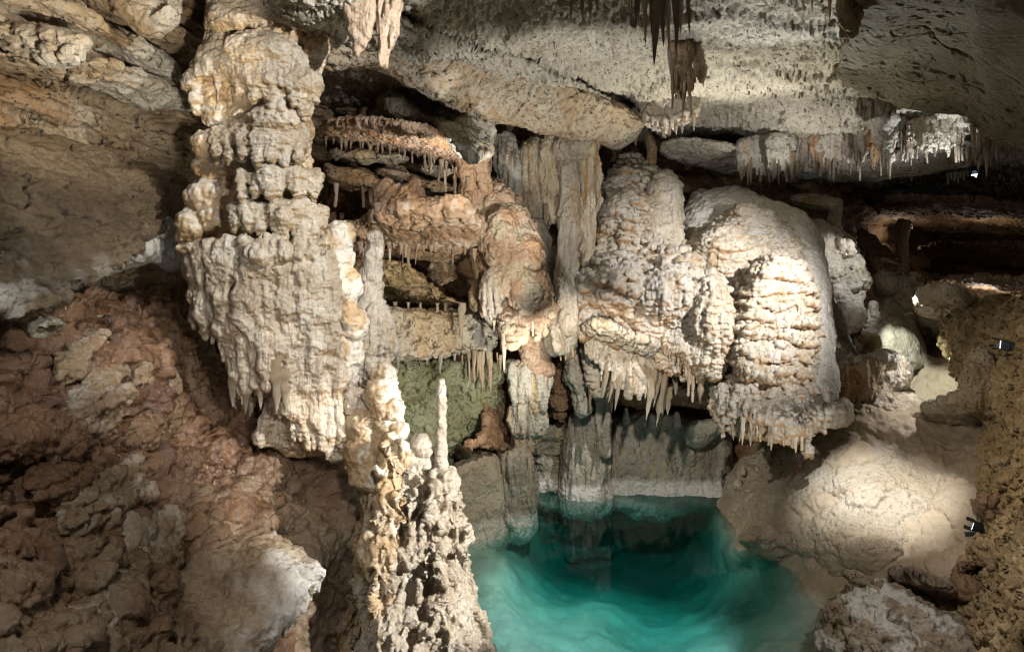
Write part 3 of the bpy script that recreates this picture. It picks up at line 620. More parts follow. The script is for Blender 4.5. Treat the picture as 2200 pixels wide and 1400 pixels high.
body('drip_curtain', M['calcite'], FLU, col, under, k=.025, polys=[P_([(470, 700), (560, 690), (660, 690), (720, 690), (735, 800), (738, 940), (715, 950), (690, 890), (640, 870), (570, 850), (520, 820), (485, 770)], YC+.06, .22, .26)],
     caps=flutes([(470, 690), (560, 690), (730, 690)], [(500, 860), (530, 850), (570, 850), (610, 880), (640, 965), (690, 985), (738, 968)], 14, ycol, (10, 17), 5, .3))
body('column_foot', M['calcite'], FLU, col, under, k=.03, polys=[P_([(575, 870), (610, 850), (660, 800), (735, 800), (742, 960), (690, 975), (640, 985), (575, 960), (545, 925)], YC+.1, .16, .2)], caps=[(590, 850, YC-.12, 16, 570, 935, YC-.05, 26)])
for x, y, Y, L, r in ((500, 760, YF, 115, 15), (530, 800, YF-.02, 90, 11), (560, 770, YF-.08, 110, 13), (590, 770, YF-.1, 120, 14), (612, 790, YF-.08, 95, 12), (505, 850, YF+.1, 30, 9), (541, 850, YF+.05, 45, 9)):
    drip('stalactite', M['calcite'], x, y, Y, L, r, col, 'fin')
# ---------------------------------------------------------------- thin amber column just right of it
t = thing('thin_column', at(735, 970, 4.55), 'narrow amber and white column standing close against the right side of the massive column', 'column')
body('shaft', M['amber'], LUMPY, t, lambda p, n: sm(fbm(p, 5, 3, 4)+.2*n[:, 0], -.1, .35), k=.03, caps=[(726, 515, 4.55, 20, 735, 620, 4.5, 26), (735, 620, 4.5, 26, 742, 740, 4.5, 25), (742, 740, 4.5, 25, 735, 960, 4.5, 17)],
     blobs=[(724, 515, 4.52, 20, 24), (742, 610, 4.47, 16, 34), (750, 690, 4.47, 16, 40), (730, 760, 4.47, 16, 44)])
fringe(t, M['amber'], [(720, 880, 4.4), (755, 870, 4.4)], 4, (50, 90), (6, 10))
# ---------------------------------------------------------------- tall stalagmite with draped foot
t = thing('stalagmite', at(800, 835, 4.7), 'tall thin stalagmite with rounded tip and flaring skirt behind the amber column', 'stalagmite', 'stalagmites beside the column')
body('shaft', M['flow'], [[d_fbm(5, .02, 3, 2), d_knob(10, .02, 3)], [d_knob(22, .008, 5), d_fbm(30, .005, 3, 4)]], t, k=.03, caps=[(804, 520, 4.7, 15, 800, 590, 4.7, 17), (800, 590, 4.7, 17, 792, 680, 4.7, 24)], blobs=[(804, 516, 4.7, 18, 16)])
body('skirt', M['flow'], RIBS, t, polys=[P_([(785, 640), (812, 640), (838, 700), (856, 745), (845, 770), (815, 775), (800, 830), (785, 840), (768, 790), (765, 720)], 4.72, .1, .14)], caps=rim([(775, 770, 4.62), (840, 765, 4.62)], 6, (20, 60), (8, 13)), k=.03)
# ---------------------------------------------------------------- stalagmite group on the bright mound above the pool
S2 = [[d_fbm(5, .03, 3, 2), d_knob(8, .035, 3)], [d_knob(18, .012, 5), d_gour(18, .01, 6, 1.2, 5)], [d_fbm(36, .006, 3, 4)]]
t = thing('stalagmite', at(835, 1000, 4.3), 'knobbly brown stalagmite with stubby side arm, tallest peak on the bright mound', 'stalagmite', 'stalagmites on the bright mound')
body('shaft', M['amber'], S2, t, lambda p, n: sm(n[:, 0]+.5*fbm(p, 5, 3, 4), .1, .6), k=.035, caps=[(820, 800, 4.35, 18, 825, 860, 4.35, 24), (825, 860, 4.35, 26, 845, 1010, 4.35, 30), (790, 900, 4.4, 34, 800, 1010, 4.4, 44)], blobs=[(838, 880, 4.28, 24, 20), (848, 940, 4.28, 24, 26), (820, 845, 4.3, 24, 24)])  # right-facing sides mixed paler: lit side put into the colour
body('side_arm', M['calcite'], S2, t, k=.03, caps=[(768, 860, 4.4, 20, 800, 880, 4.4, 24), (762, 850, 4.4, 16, 764, 862, 4.4, 20)])
t = thing('stalagmite', at(895, 1060, 4.25), 'short stout white stalagmite with hollowed side, between the brown one and the candle', 'stalagmite', 'stalagmites on the bright mound')
body('shaft', M['white'], S2, t, k=.03, caps=[(896, 965, 4.3, 20, 900, 1010, 4.3, 26), (900, 1010, 4.3, 26, 905, 1070, 4.3, 38)], blobs=[(905, 960, 4.25, 18, 16), (880, 990, 4.25, 16, 20)])
t = thing('stalagmite', at(950, 1050, 4.25), 'slender candle-like stalagmite with ringed shaft rising above the pool edge', 'stalagmite', 'stalagmites on the bright mound')
cc = []; ys = np.linspace(818, 1010, 15)
for i, (a, b) in enumerate(zip(ys[:-1], ys[1:])):
    sh = 2.5*math.sin(i*1.9); cc.append((948+sh, a, 4.25, 8+i*.15, 948-sh*.5, b, 4.25, 11.5+i*.2))
body('shaft', M['white'], [[d_fbm(9, .008, 3, 1)], [d_fbm(30, .004, 3, 3)]], t, k=.008, res=1.8, caps=cc+[(950, 1000, 4.25, 13, 952, 1050, 4.25, 17)])
body('base_knob', M['white'], S2, t, k=.02, blobs=[(952, 1035, 4.24, 22, 26)])
t = thing('flowstone_mound', at(900, 1500, 4.2), 'bright white pitted mound of flowstone at pool edge carrying several stalagmites', 'flowstone')
MND = [[d_fbm(3, .06, 3, 2, (1, 1, .5)), d_flow(6, .06, 3, .28, .3)], [d_pit(8, .05, .10, 6, (1, 1, .38)), d_ridge(10, .04, 3, 7, (1, 1, .4))], [d_fbm(26, .012, 3, 4, (1, 1, .6)), d_gour(34, .006, 9, 1.6, 8)]]
body('mound_body', M['white'], MND, t, lambda p, n: sm(-p[:, 0]+.3*fbm(p, 4, 3, 6), .86, 1.02), k=.06,
     polys=[P_([(905, 1010), (960, 1020), (985, 1075), (995, 1160), (1010, 1240), (1035, 1320), (1060, 1420), (1085, 1560), (700, 1560), (735, 1400), (765, 1250), (775, 1100), (800, 1000), (850, 960)], [(780, 1000, 4.6), (960, 1000, 4.45), (780, 1400, 4.15), (1050, 1400, 4.25), (900, 1500, 4.1)], .3, .42)],
     caps=[(952, 1040, 4.25, 26, 965, 1150, 4.2, 42), (845, 1000, 4.3, 36, 850, 1180, 4.1, 55)])
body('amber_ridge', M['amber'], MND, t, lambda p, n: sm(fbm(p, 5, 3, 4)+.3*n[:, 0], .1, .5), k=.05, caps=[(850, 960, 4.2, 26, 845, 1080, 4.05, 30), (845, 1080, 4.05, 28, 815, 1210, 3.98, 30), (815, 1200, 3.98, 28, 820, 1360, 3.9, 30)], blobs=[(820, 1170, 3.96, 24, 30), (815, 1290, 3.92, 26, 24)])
# ---------------------------------------------------------------- limestone at upper left
ROCKY = [[d_fbm(1.6, .07, 3, 51), d_bed(.16, .06, 52, (.05, .03), .03)], [d_fbm(7, .018, 4, 53), d_crack(1.5, .03, 54, .025), d_pit(10, .02, .2, 55)], [d_fbm(24, .005, 3, 56)]]
def rockpiece(name, p, Y, R_, T, mat, label, cat, disp=ROCKY, **kw):
    o = body(name, M[mat], disp, None, kw.pop('stain', None), polys=[P_(p, Y, R_, T)], k=.03, **kw); return tag(o, label, cat)
rockpiece('boulder', [(150, -120), (420, -120), (402, 10), (375, 58), (340, 74), (300, 66), (255, 40), (200, 10)], 4.35, .16, .26, 'pale', 'large rounded tan boulder wedged under the ceiling in top left corner', 'boulder')
rockpiece('limestone_slab', [(-120, 10), (30, 38), (120, 48), (180, 72), (197, 95), (188, 122), (150, 142), (70, 130), (-120, 95)], 3.75, .1, .2, 'pale', 'pale rounded slab end jutting from the beds at far left', 'slab')
rockpiece('limestone_slab', [(-120, -70), (70, -50), (180, 10), (270, 70), (370, 120), (430, 190), (425, 215), (360, 185), (230, 110), (120, 60), (-120, 5)], [(-100, 0, 3.6), (100, 0, 4.0), (420, 200, 5.3)], .08, .2, 'pale', 'long sloping yellowish slab running below the corner boulder down to the column', 'slab')
rockpiece('limestone_slab', [(120, 150), (200, 110), (300, 140), (400, 190), (440, 225), (420, 245), (330, 235), (240, 215), (140, 185)], [(120, 150, 4.2), (300, 170, 4.7), (430, 220, 5.2)], .08, .18, 'pale', 'cracked cream slab sloping down to the column beneath the longest yellowish slab', 'slab')
rockpiece('limestone_slab', [(-120, 90), (60, 125), (140, 145), (130, 200), (60, 185), (-120, 140)], [(-100, 100, 3.7), (140, 170, 4.2)], .07, .16, 'beds', 'dark brown shaded slab under the rounded slab end at far left', 'slab')
rockpiece('rock_shelf', [(-200, 250), (60, 268), (230, 325), (420, 395), (440, 470), (330, 482), (300, 540), (232, 602), (190, 628), (110, 650), (50, 665), (-200, 690)], [(-200, 260, 3.0), (0, 270, 3.9), (420, 400, 5.4), (0, 600, 2.75), (230, 600, 3.35), (-200, 680, 2.2), (420, 470, 5.1), (110, 640, 2.95)], .12, .16, 'shelf',
          'broad smooth brown shelf of rock sloping down to a jagged lip at left edge', 'rock shelf', [[d_fbm(1.2, .06, 3, 71), d_bed(.16, .05, 78, (.25, .12), .04), d_fbm(4, .03, 3, 72, (1, 1, 2))], [d_gour(13, .018, 73, 1.3, 3), d_crack(1.4, .04, 80, .02), d_fbm(12, .012, 4, 74), d_pit(5, .03, .2, 75, (1, .6, 2)), d_ridge(9, .015, 3, 81)], [d_fbm(30, .005, 3, 76)]],
          stain=lambda p, n: .6*sm(-p[:, 2]+.16*fbm(p, 5, 3, 77), -3.1, -2.86)*sm(fbm(p, 6, 3, 79), -.3, .4))  # greyer towards the lip: its highlight is put into the colour
rockpiece('rock_fragment', [(60, 705), (100, 672), (130, 675), (152, 690), (140, 706), (95, 718)], 3.0, .05, .08, 'pale', 'small pale broken rock fragment hanging below the lip of the brown shelf', 'rock')
t = thing('knob_cluster', at(300, 545, 4.5), 'cluster of wet grey calcite knobs on the brown wall left of the column', 'flowstone')
body('knobs', M['grey_flow'], LUMPY, t, k=.04, blobs=[(245, 515, 4.4, 36, 26), (300, 525, 4.4, 32, 22), (270, 545, 4.45, 40, 20), (330, 490, 4.6, 40, 24), (380, 510, 4.8, 40, 22), (300, 470, 4.6, 24, 20), (360, 545, 4.7, 50, 22)])
# ---------------------------------------------------------------- wet brown slope at lower left
WET = [[d_fbm(5, .04, 3, 91), d_ridge(6, .03, 3, 92)], [d_gour(16, .02, 93, 1.4, 3), d_ridge(14, .02, 3, 94)], [d_fbm(32, .006, 3, 95)]]
CRUSTY = [[d_fbm(4, .05, 3, 96), d_knob(9, .04, 97)], [d_knob(18, .018, 98), d_ridge(12, .015, 3, 99)], [d_fbm(32, .008, 3, 95)]]
def lump(p, Y, R_, T, mat, label, **kw):
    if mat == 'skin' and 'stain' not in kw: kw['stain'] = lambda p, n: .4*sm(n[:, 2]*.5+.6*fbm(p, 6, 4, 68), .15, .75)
    Y = [(x, y, float(_gl(x, y))+.03) for x, y in p]
    o = body('flowstone_lump', M[mat], kw.pop('disp', WET), None, polys=[P_(p, Y, R_, T)], k=.03, **kw); tag(o, label, 'flowstone'); return o
lump([(130, 830), (215, 760), (238, 700), (230, 682), (200, 690), (150, 740), (110, 800)], 0, .07, .12, 'skin', 'ribbed grey calcite ridge on the brown slope under the broken rock fragment', caps=rim([(160, 800, 3.5), (225, 720, 3.75)], 7, (6, 16), (7, 11), .6, 4, -.5))
lump([(150, 850), (210, 790), (270, 765), (310, 775), (332, 792), (290, 830), (262, 880), (225, 940), (170, 940), (140, 900)], 0, .1, .16, 'skin', 'scaly grey calcite bank hanging over a dark hollow on the brown slope', caps=rim([(190, 900, 3.2), (270, 850, 3.4), (320, 800, 3.6)], 10, (8, 26), (9, 14)))
lump([(300, 800), (340, 780), (390, 810), (380, 850), (330, 855)], 0, .08, .14, 'skin', 'knobby wet grey calcite lobe right of the scaly grey bank')
lump([(-60, 905), (110, 880), (200, 915), (210, 960), (120, 985), (-60, 960)], 0, .1, .16, 'mud', 'long glossy reddish brown lip on the muddy slope at far left')
lump([(120, 1120), (180, 1050), (235, 1015), (290, 985), (312, 1000), (305, 1030), (330, 1060), (290, 1080), (250, 1120), (180, 1160)], 0, .07, .13, 'skin', 'cream calcite fin with ragged edge above the round white knob on the slope')
lump([(248, 1125), (275, 1104), (302, 1118), (304, 1145), (290, 1185), (260, 1195), (244, 1160)], 0, .08, .16, 'white', 'smooth round white knob with bulging side on the wet brown slope', disp=SMOOTHED)
lump([(290, 1135), (340, 1105), (390, 1105), (408, 1140), (385, 1165), (400, 1195), (340, 1240), (240, 1250), (270, 1190)], 0, .08, .13, 'skin', 'cream lumpy calcite patch just right of the round white knob')
lump([(280, 1010), (320, 985), (352, 985), (348, 1012), (310, 1025)], 0, .05, .16, 'brown', 'small dark shelf jutting from the slope above the cream fin')
lump([(400, 1092), (430, 1073), (446, 1082), (430, 1100), (405, 1102)], 0, .03, .09, 'skin', 'small wet pebble-like grey knob on the dark slope')
lump([(250, 950), (330, 870), (400, 870), (380, 930), (300, 970)], 0, .1, .16, 'brown', 'rounded dark brown lump on the slope below the scaly grey bank')
lump([(60, 1020), (130, 990), (200, 1000), (215, 1040), (140, 1080), (70, 1070)], 0, .08, .12, 'mud', 'wet reddish swell of mud left of the cream fin')
lump([(90, 1340), (200, 1250), (310, 1260), (330, 1330), (250, 1400), (120, 1420)], 0, .1, .1, 'skin', 'flat glossy calcite skin on the slope left of the toothed tongue')
lump([(330, 700), (400, 690), (440, 740), (480, 800), (490, 900), (450, 900), (400, 820), (340, 760)], 0, .1, .14, 'brown', 'rough brown crusted buttress leaning against left foot of the massive column', disp=CRUSTY)
t = thing('flowstone_tongue', at(560, 1420, 3.4), 'large glossy tongue of flowstone with white toothed edge at bottom left', 'flowstone')
body('tongue', M['skin'], [[d_fbm(2.4, .05, 3, 61), d_knob(4, .03, 62)], [d_fbm(10, .015, 4, 63), d_flow(10, .012, 64, .3)], [d_fbm(34, .006, 3, 65)]], t, lambda p, n: sm(p[:, 0]+.16*fbm(p, 5, 4, 66), -1.38, -1.02), k=.04,
     polys=[P_([(395, 1160), (480, 1150), (580, 1150), (650, 1185), (690, 1205), (692, 1240), (660, 1290), (630, 1330), (590, 1370), (540, 1460), (380, 1540), (330, 1400), (350, 1250)], [(400, 1160, 3.75), (690, 1220, 3.75), (380, 1450, 3.05), (560, 1400, 3.3)], .16, .2)],
     caps=rim([(545, 1400, 3.2), (620, 1320, 3.4), (685, 1235, 3.6)], 12, (14, 40), (9, 14), .2))
fringe(t, M['white'], [(535, 1405, 3.22), (610, 1330, 3.4), (682, 1250, 3.6)], 9, (24, 46), (7, 11), 'tooth')
# ================================================================ middle distance: ledges, recess, hanging formations
GOUR = [[d_fbm(2, .04, 3, 101), d_flow(3, .035, 102, .3)], [d_scale(7, .022, 103), d_scale(14, .026, 108, 1.7), d_flow(11, .016, 104, .22)], [d_scale(27, .011, 105, 1.5), d_fbm(26, .009, 3, 106), d_flow(28, .006, 107, .25)]]
DRAPE = [[d_fbm(2, .03, 3, 111), d_flow(6, .055, 112, .10)], [d_flow(14, .03, 113, .10), d_flow(30, .012, 117, .10)], [d_scale(26, .007, 114, 1.3), d_fbm(30, .006, 3, 115)]]
CRUST = [[d_fbm(2.4, .07, 3, 121), d_knob(4.5, .05, 122)], [d_knob(11, .024, 123), d_ridge(10, .02, 3, 124)], [d_fbm(26, .010, 3, 125), d_pit(20, .015, .2, 126)]]
BROKEN = [[d_fbm(1.6, .08, 3, 131), d_bed(.22, .09, 132, (.04, 0), .04)], [d_fbm(6, .03, 4, 133), d_crack(2, .03, 134, .03)], [d_fbm(22, .008, 3, 135), d_pit(12, .02, .2, 136)]]
def form(name, mat, label, cat, disp, polys=(), blobs=(), caps=(), k=.04, group=None, st=None, part=None, fr=(), base=None):
    """a formation; with fringes it becomes a thing with a body part and its drips"""
    if not fr:
        o = body(name, M[mat], disp, None, st, polys=polys, blobs=blobs, caps=caps, k=k); return tag(o, label, cat, group)
    if base is None:
        p = polys[0]['p'] if polys else [(b[0], b[1]+b[4]) for b in blobs] or [(c[4], c[5]) for c in caps]
        Y = polys[0]['Y'] if polys else (blobs[0][2] if blobs else caps[0][2])
        if not isinstance(Y, (int, float)): Y = np.mean([c[2] for c in Y])
        base = at(np.mean([a[0] for a in p]), max(a[1] for a in p), Y)
    t = thing(name, base, label, cat, group)
    body(part or 'flowstone_body', M[mat], disp, t, st, polys=polys, blobs=blobs, caps=caps, k=k)
    for f in fr: fringe(t, M[f[0]], *f[1:])
    return t
# recess left of centre
form('rock_pile', 'grey_flow', 'knobbly grey crusted rock mass bulging under the ceiling slab right of the dark recess', 'rock', CRUST,
     polys=[P_([(820, 180), (880, 165), (930, 160), (965, 185), (990, 220), (1040, 240), (1058, 290), (1050, 330), (1010, 345), (960, 300), (935, 260), (880, 245), (830, 225)], [(830, 190, 7.2), (1050, 300, 6.9)], .2, .28)], blobs=[(860, 205, 6.95, 40, 34), (985, 215, 6.75, 40, 34), (1010, 290, 6.7, 44, 40), (925, 200, 6.9, 34, 30), (960, 260, 6.8, 34, 30)])
form('boulder', 'beds', 'rounded brown boulder sitting in the dark recess right of the white column top', 'boulder', CRUST, blobs=[(745, 205, 7.3, 48, 32), (705, 195, 7.2, 30, 26), (780, 215, 7.4, 30, 24)])
form('stalagmite', 'orange', 'short pale twin-peaked stalagmite in the dark recess beside the knobbly grey rock mass', 'stalagmite', S2, caps=[(843, 175, 7.0, 5, 838, 225, 7.0, 14), (852, 210, 7.0, 8, 850, 240, 7.0, 16)], k=.02)
form('stalagmite', 'redledge', 'small thin stalagmite standing on left part of the pinkish fringed ledge', 'stalagmite', S2, caps=[(783, 240, 6.95, 4, 783, 262, 6.95, 7)], k=.02)
form('stalagmite', 'redledge', 'tiny pointed stalagmite standing mid way along the pinkish fringed ledge', 'stalagmite', S2, caps=[(858, 236, 6.95, 4, 860, 268, 6.95, 7)], k=.02)
form('fringed_ledge', 'orange', 'pinkish brown ledge with dripping calcite fringe, above stacked limestone slabs', 'ledge', DRAPE,
     polys=[P_([(690, 262), (800, 258), (900, 272), (960, 300), (1000, 340), (1015, 390), (995, 385), (960, 345), (900, 322), (820, 312), (740, 305), (690, 305)], [(690, 280, 7.1), (1000, 340, 6.9)], .1, .3)],
     fr=[('orange', [(700, 300, 6.8), (820, 310, 6.78), (930, 335, 6.7), (1005, 385, 6.65)], 34, (8, 30), (3, 6))], part='ledge_body')
form('rock_column', 'redledge', 'pinkish stub of calcite running down the right end of the fringed ledge', 'flowstone', DRAPE, caps=[(1000, 340, 6.75, 20, 1010, 400, 6.75, 12), (1030, 330, 6.8, 20, 1040, 400, 6.9, 14)])
form('limestone_slab', 'pale', 'flat pale slab lying under the pinkish fringed ledge', 'slab', ROCKY, polys=[P_([(700, 318), (760, 312), (850, 322), (885, 335), (880, 350), (800, 356), (730, 350), (695, 340)], 6.95, .06, .25)])
form('limestone_slab', 'pale', 'yellow-green tinted slab with split layers at right end of the stacked slabs', 'slab', ROCKY, polys=[P_([(890, 345), (920, 338), (980, 360), (975, 378), (930, 385), (895, 372)], 7.0, .05, .2)])
form('limestone_slab', 'beds', 'tan slab with rounded corner, lowest of the stacked slabs beside the white column', 'slab', ROCKY, polys=[P_([(690, 345), (740, 352), (800, 372), (822, 395), (800, 405), (740, 402), (690, 390)], 6.85, .06, .25)])
form('flowstone_ledge', 'redledge', 'rust coloured flowstone ledge with small upright peaks left of centre', 'ledge', CRUST,
     polys=[P_([(725, 485), (780, 470), (830, 440), (880, 430), (930, 440), (990, 430), (1030, 460), (1045, 510), (1020, 540), (960, 535), (900, 530), (840, 520), (780, 525), (725, 520)], [(725, 500, 6.4), (1040, 500, 6.9)], .16, .35)],
     caps=[(870, 405, 6.5, 6, 862, 450, 6.5, 20), (835, 405, 6.7, 18, 850, 430, 6.7, 22), (895, 400, 6.8, 10, 900, 430, 6.8, 18)], fr=[('redledge', [(730, 522, 6.15), (1020, 540, 6.6)], 26, (6, 22), (4, 8))], part='ledge_body', st=lambda p, n: sm(fbm(p, 4, 3, 4), .1, .5))
form('flowstone_ledge', 'redledge', 'small pink calcite block with stubby horns on top between slabs and rust ledge', 'ledge', CRUST, blobs=[(850, 425, 6.8, 45, 26), (815, 430, 6.85, 26, 18)], caps=[(820, 400, 6.75, 6, 826, 430, 6.75, 14), (893, 395, 6.75, 7, 890, 430, 6.75, 16)])
form('rock_block', 'beds', 'brown squared rock block lodged in the niche under the rust ledge', 'rock', BROKEN, polys=[P_([(915, 562), (960, 552), (990, 570), (985, 605), (950, 615), (915, 600)], 7.6, .06, .16, sm=1)])
form('rock_ledge', 'popcorn', 'crusty broken brown ledge along the niche floor above the pale limestone band', 'ledge', BROKEN, polys=[P_([(745, 545), (850, 560), (900, 575), (920, 610), (980, 640), (1010, 655), (960, 660), (850, 650), (800, 630), (745, 600)], [(745, 580, 7.0), (1000, 650, 7.6)], .08, .25)])
BAND = [[d_fbm(1.6, .07, 3, 141), d_bed(.3, .07, 146, (.05, 0), .02)], [d_fbm(6, .03, 4, 142), d_crack(2, .03, 143, .03), d_ridge(5, .02, 3, 147)], [d_fbm(22, .010, 3, 144), d_pit(10, .03, .16, 145)]]
form('limestone_band', 'pale', 'smooth pale limestone band below the niche, above the green-tinged wall', 'rock ledge', BAND,
     polys=[P_([(745, 680), (830, 662), (900, 664), (960, 655), (1010, 664), (1050, 690), (1080, 730), (1060, 758), (1000, 764), (940, 770), (880, 774), (745, 780)], [(745, 700, 6.9), (900, 700, 7.15), (1070, 720, 7.5), (900, 770, 7.05)], .05, .2)],
     fr=[('pale', [(985, 690, 7.2), (1060, 740, 7.2)], 9, (20, 60), (4, 8)), ('orange', [(990, 755, 7.15), (1075, 765, 7.2)], 13, (25, 90), (3, 7)), ('pale', [(850, 768, 6.85), (985, 765, 7.05)], 6, (8, 34), (3, 5))], part='band')
form('limestone_wall', 'green', 'green-tinged limestone wall face in shade behind the candle stalagmite', 'rock wall', [[d_fbm(1.4, .10, 3, 151), d_ridge(1.6, .06, 3, 156)], [d_fbm(5, .05, 4, 152), d_bed(.35, .06, 153, (.1, 0), .02)], [d_fbm(18, .014, 3, 154), d_pit(9, .035, .14, 155)]],
     polys=[P_([(740, 765), (900, 762), (1060, 766), (1085, 800), (1050, 830), (1075, 860), (1040, 890), (1050, 925), (1000, 940), (990, 965), (960, 1020), (900, 1100), (740, 1120)], [(740, 800, 6.85), (900, 775, 7.3), (1060, 780, 7.6), (1060, 900, 7.85), (960, 960, 7.5), (900, 1080, 7.1)], .07, .2)])
form('rock_ledge', 'brown', 'brown layered rock between green-tinged wall and the knobby little column', 'rock ledge', BROKEN, polys=[P_([(1030, 850), (1060, 825), (1100, 850), (1115, 920), (1095, 970), (1040, 965), (985, 985), (1000, 945), (1045, 920)], [(1040, 850, 7.8), (1090, 960, 7.65)], .08, .2)])
form('rock_bank', 'tan', 'smooth brown bank with white waterline at the left rim of the pool', 'rock', [[d_fbm(1.6, .05, 3, 161)], [d_fbm(6, .02, 4, 162), d_flow(6, .015, 163, .2)], [d_fbm(24, .006, 3, 164), d_pit(9, .02, .3, 165, (1, 1, .4))]],
     polys=[P_([(960, 1010), (985, 985), (1040, 968), (1085, 985), (1100, 1080), (1090, 1180), (980, 1240), (920, 1200), (930, 1080)], [(960, 1020, 7.2), (1085, 1100, 7.5), (960, 1200, 7.1)], .16, .3)], st=lambda p, n: sm(-p[:, 2]+.05*fbm(p, 2, 3, 3), -.2, -.1))
form('flowstone_column', 'rim', 'short stout ribbed column standing in the water at left back of pool', 'column', DRAPE,
     polys=[P_([(1072, 985), (1110, 962), (1142, 975), (1152, 1020), (1155, 1160), (1075, 1160), (1068, 1050)], 7.55, .16, .22)], st=lambda p, n: sm(-p[:, 2]+.04*fbm(p, 3, 3, 3), -.2, -.08))
# ---------------------------------------------------------------- knobby stacked column
t = thing('flowstone_column', at(1130, 985, 7.7), 'knobby greenish white column of stacked calcite lumps standing behind the pool', 'column')
body('upper_knob', M['orange'], CRUST, t, k=.03, polys=[P_([(1120, 735), (1150, 722), (1170, 745), (1178, 800), (1150, 815), (1118, 790)], 7.5, .1, .15)])
body('middle_knob', M['grey_flow'], DRAPE, t, k=.03, polys=[P_([(1085, 780), (1120, 775), (1170, 790), (1185, 815), (1165, 865), (1130, 868), (1098, 850), (1100, 815)], 7.55, .12, .18)], caps=rim([(1100, 845, 7.42), (1170, 850, 7.42)], 7, (10, 40), (7, 11)))
body('lower_knob', M['grey_flow'], DRAPE, t, k=.03, polys=[P_([(1100, 865), (1140, 855), (1172, 880), (1174, 930), (1120, 945), (1092, 920)], 7.6, .12, .18)])
body('column_foot', M['tan'], DRAPE, t, k=.03, caps=[(1135, 915, 7.65, 28, 1110, 985, 7.6, 20)])
# ---------------------------------------------------------------- rust-pink hanging mass
t = thing('flowstone_mass', at(1110, 740, 7.0), 'rusty pink hanging flowstone mass with dripping lower fringe left of the tall twin column', 'flowstone')
body('mass_body', M['orange'], CRUST, t, lambda p, n: sm(fbm(p, 3, 3, 14)-n[:, 0]*.2, .05, .45), k=.06, polys=[P_([(1012, 490), (1030, 410), (1060, 385), (1100, 405), (1128, 450), (1155, 510), (1168, 570), (1184, 640), (1178, 690), (1140, 700), (1090, 690), (1040, 690), (1028, 640), (1030, 580), (1015, 540)], [(1030, 420, 7.15), (1100, 420, 7.1), (1160, 570, 6.85), (1030, 680, 6.9), (1170, 680, 6.75)], .2, .3)],
     blobs=[(1075, 520, 6.7, 40, 60), (1130, 555, 6.62, 36, 40), (1145, 640, 6.52, 40, 44), (1095, 600, 6.62, 40, 36)], caps=rim([(1085, 690, 6.5), (1180, 690, 6.48)], 9, (15, 45), (8, 13)))
body('drip_curtain', M['flow'], DRAPE, t, k=.03, polys=[P_([(1032, 600), (1075, 560), (1085, 640), (1075, 690), (1045, 690), (1030, 650)], 6.6, .08, .12)])
body('brown_fold', M['beds'], SMOOTHED, t, k=.03, polys=[P_([(1005, 540), (1035, 575), (1035, 650), (1020, 680), (1000, 640), (1020, 600)], 6.9, .06, .14)])
fringe(t, M['amber'], [(1050, 690, 6.5), (1180, 700, 6.45)], 11, (18, 60), (4, 8)); drip('drip', M['amber'], 1082, 690, 6.45, 110, 9, t); drip('drip', M['orange'], 993, 650, 6.9, 90, 9, t)
# ---------------------------------------------------------------- striped draperies behind
form('drapery', 'grey_flow', 'grey flowstone sheet hanging under the ceiling slab left of the striped drapery', 'drapery', DRAPE, polys=[P_([(1060, 300), (1090, 280), (1115, 330), (1122, 400), (1115, 430), (1085, 410), (1065, 370)], 7.9, .1, .14)])
form('drapery', 'striped', 'striped cream drapery of fine folds hanging between grey sheet and tall twin column', 'drapery', DRAPE, polys=[P_([(1110, 320), (1160, 290), (1205, 310), (1210, 400), (1195, 440), (1175, 490), (1145, 480), (1125, 430)], 8.0, .1, .14)],
     caps=rim([(1130, 425, 7.9), (1170, 470, 7.9), (1200, 430, 7.9)], 8, (10, 30), (7, 11)), fr=[('flow', [(1130, 430, 7.9), (1170, 485, 7.88), (1200, 440, 7.9)], 8, (12, 40), (3, 6))], part='folds')
form('drapery', 'grey_flow', 'smooth blue-grey curtain of calcite tucked between rusty mass and tall twin column', 'drapery', SMOOTHED, polys=[P_([(1140, 470), (1175, 480), (1190, 560), (1205, 640), (1240, 700), (1245, 735), (1215, 765), (1185, 755), (1180, 690), (1160, 600), (1150, 530)], [(1150, 480, 7.7), (1230, 720, 7.4)], .12, .16)])
form('flowstone_block', 'grey_flow', 'pale grey block with torn lower edge below the blue-grey curtain', 'flowstone', SMOOTHED, polys=[P_([(1170, 700), (1225, 690), (1245, 712), (1235, 740), (1205, 755), (1190, 770), (1170, 740)], 7.2, .08, .12)], fr=[('amber', [(1180, 765, 7.15), (1235, 735, 7.15)], 5, (8, 30), (4, 7))])
# ---------------------------------------------------------------- tall twin column
t = thing('flowstone_column', at(1225, 690, 7.4), 'tall slim twin-strand column reaching from ceiling slab down to the flowstone cascade', 'column')
body('white_strand', M['flow'], DRAPE, t, lambda p, n: .5*sm(fbm(p, (6, 6, .8), 3, 4), 0, .4), k=.03, caps=[(1222, 270, 7.7, 26, 1226, 400, 7.5, 18), (1226, 400, 7.5, 18, 1222, 560, 7.3, 16), (1222, 560, 7.3, 16, 1215, 700, 7.1, 26)], blobs=[(1230, 320, 7.6, 40, 30)])
body('amber_strand', M['striped'], DRAPE, t, lambda p, n: sm(p[:, 2]+.3*fbm(p, 4, 3, 2), 3.3, 3.9), k=.03, caps=[(1262, 300, 7.6, 22, 1270, 430, 7.45, 17), (1270, 430, 7.45, 17, 1258, 560, 7.35, 11)])
fringe(t, M['amber'], [(1245, 560, 7.45), (1275, 540, 7.45)], 4, (15, 40), (4, 7)); fringe(t, M['flow'], [(1195, 430, 7.6), (1215, 440, 7.6)], 3, (60, 140), (4, 7))
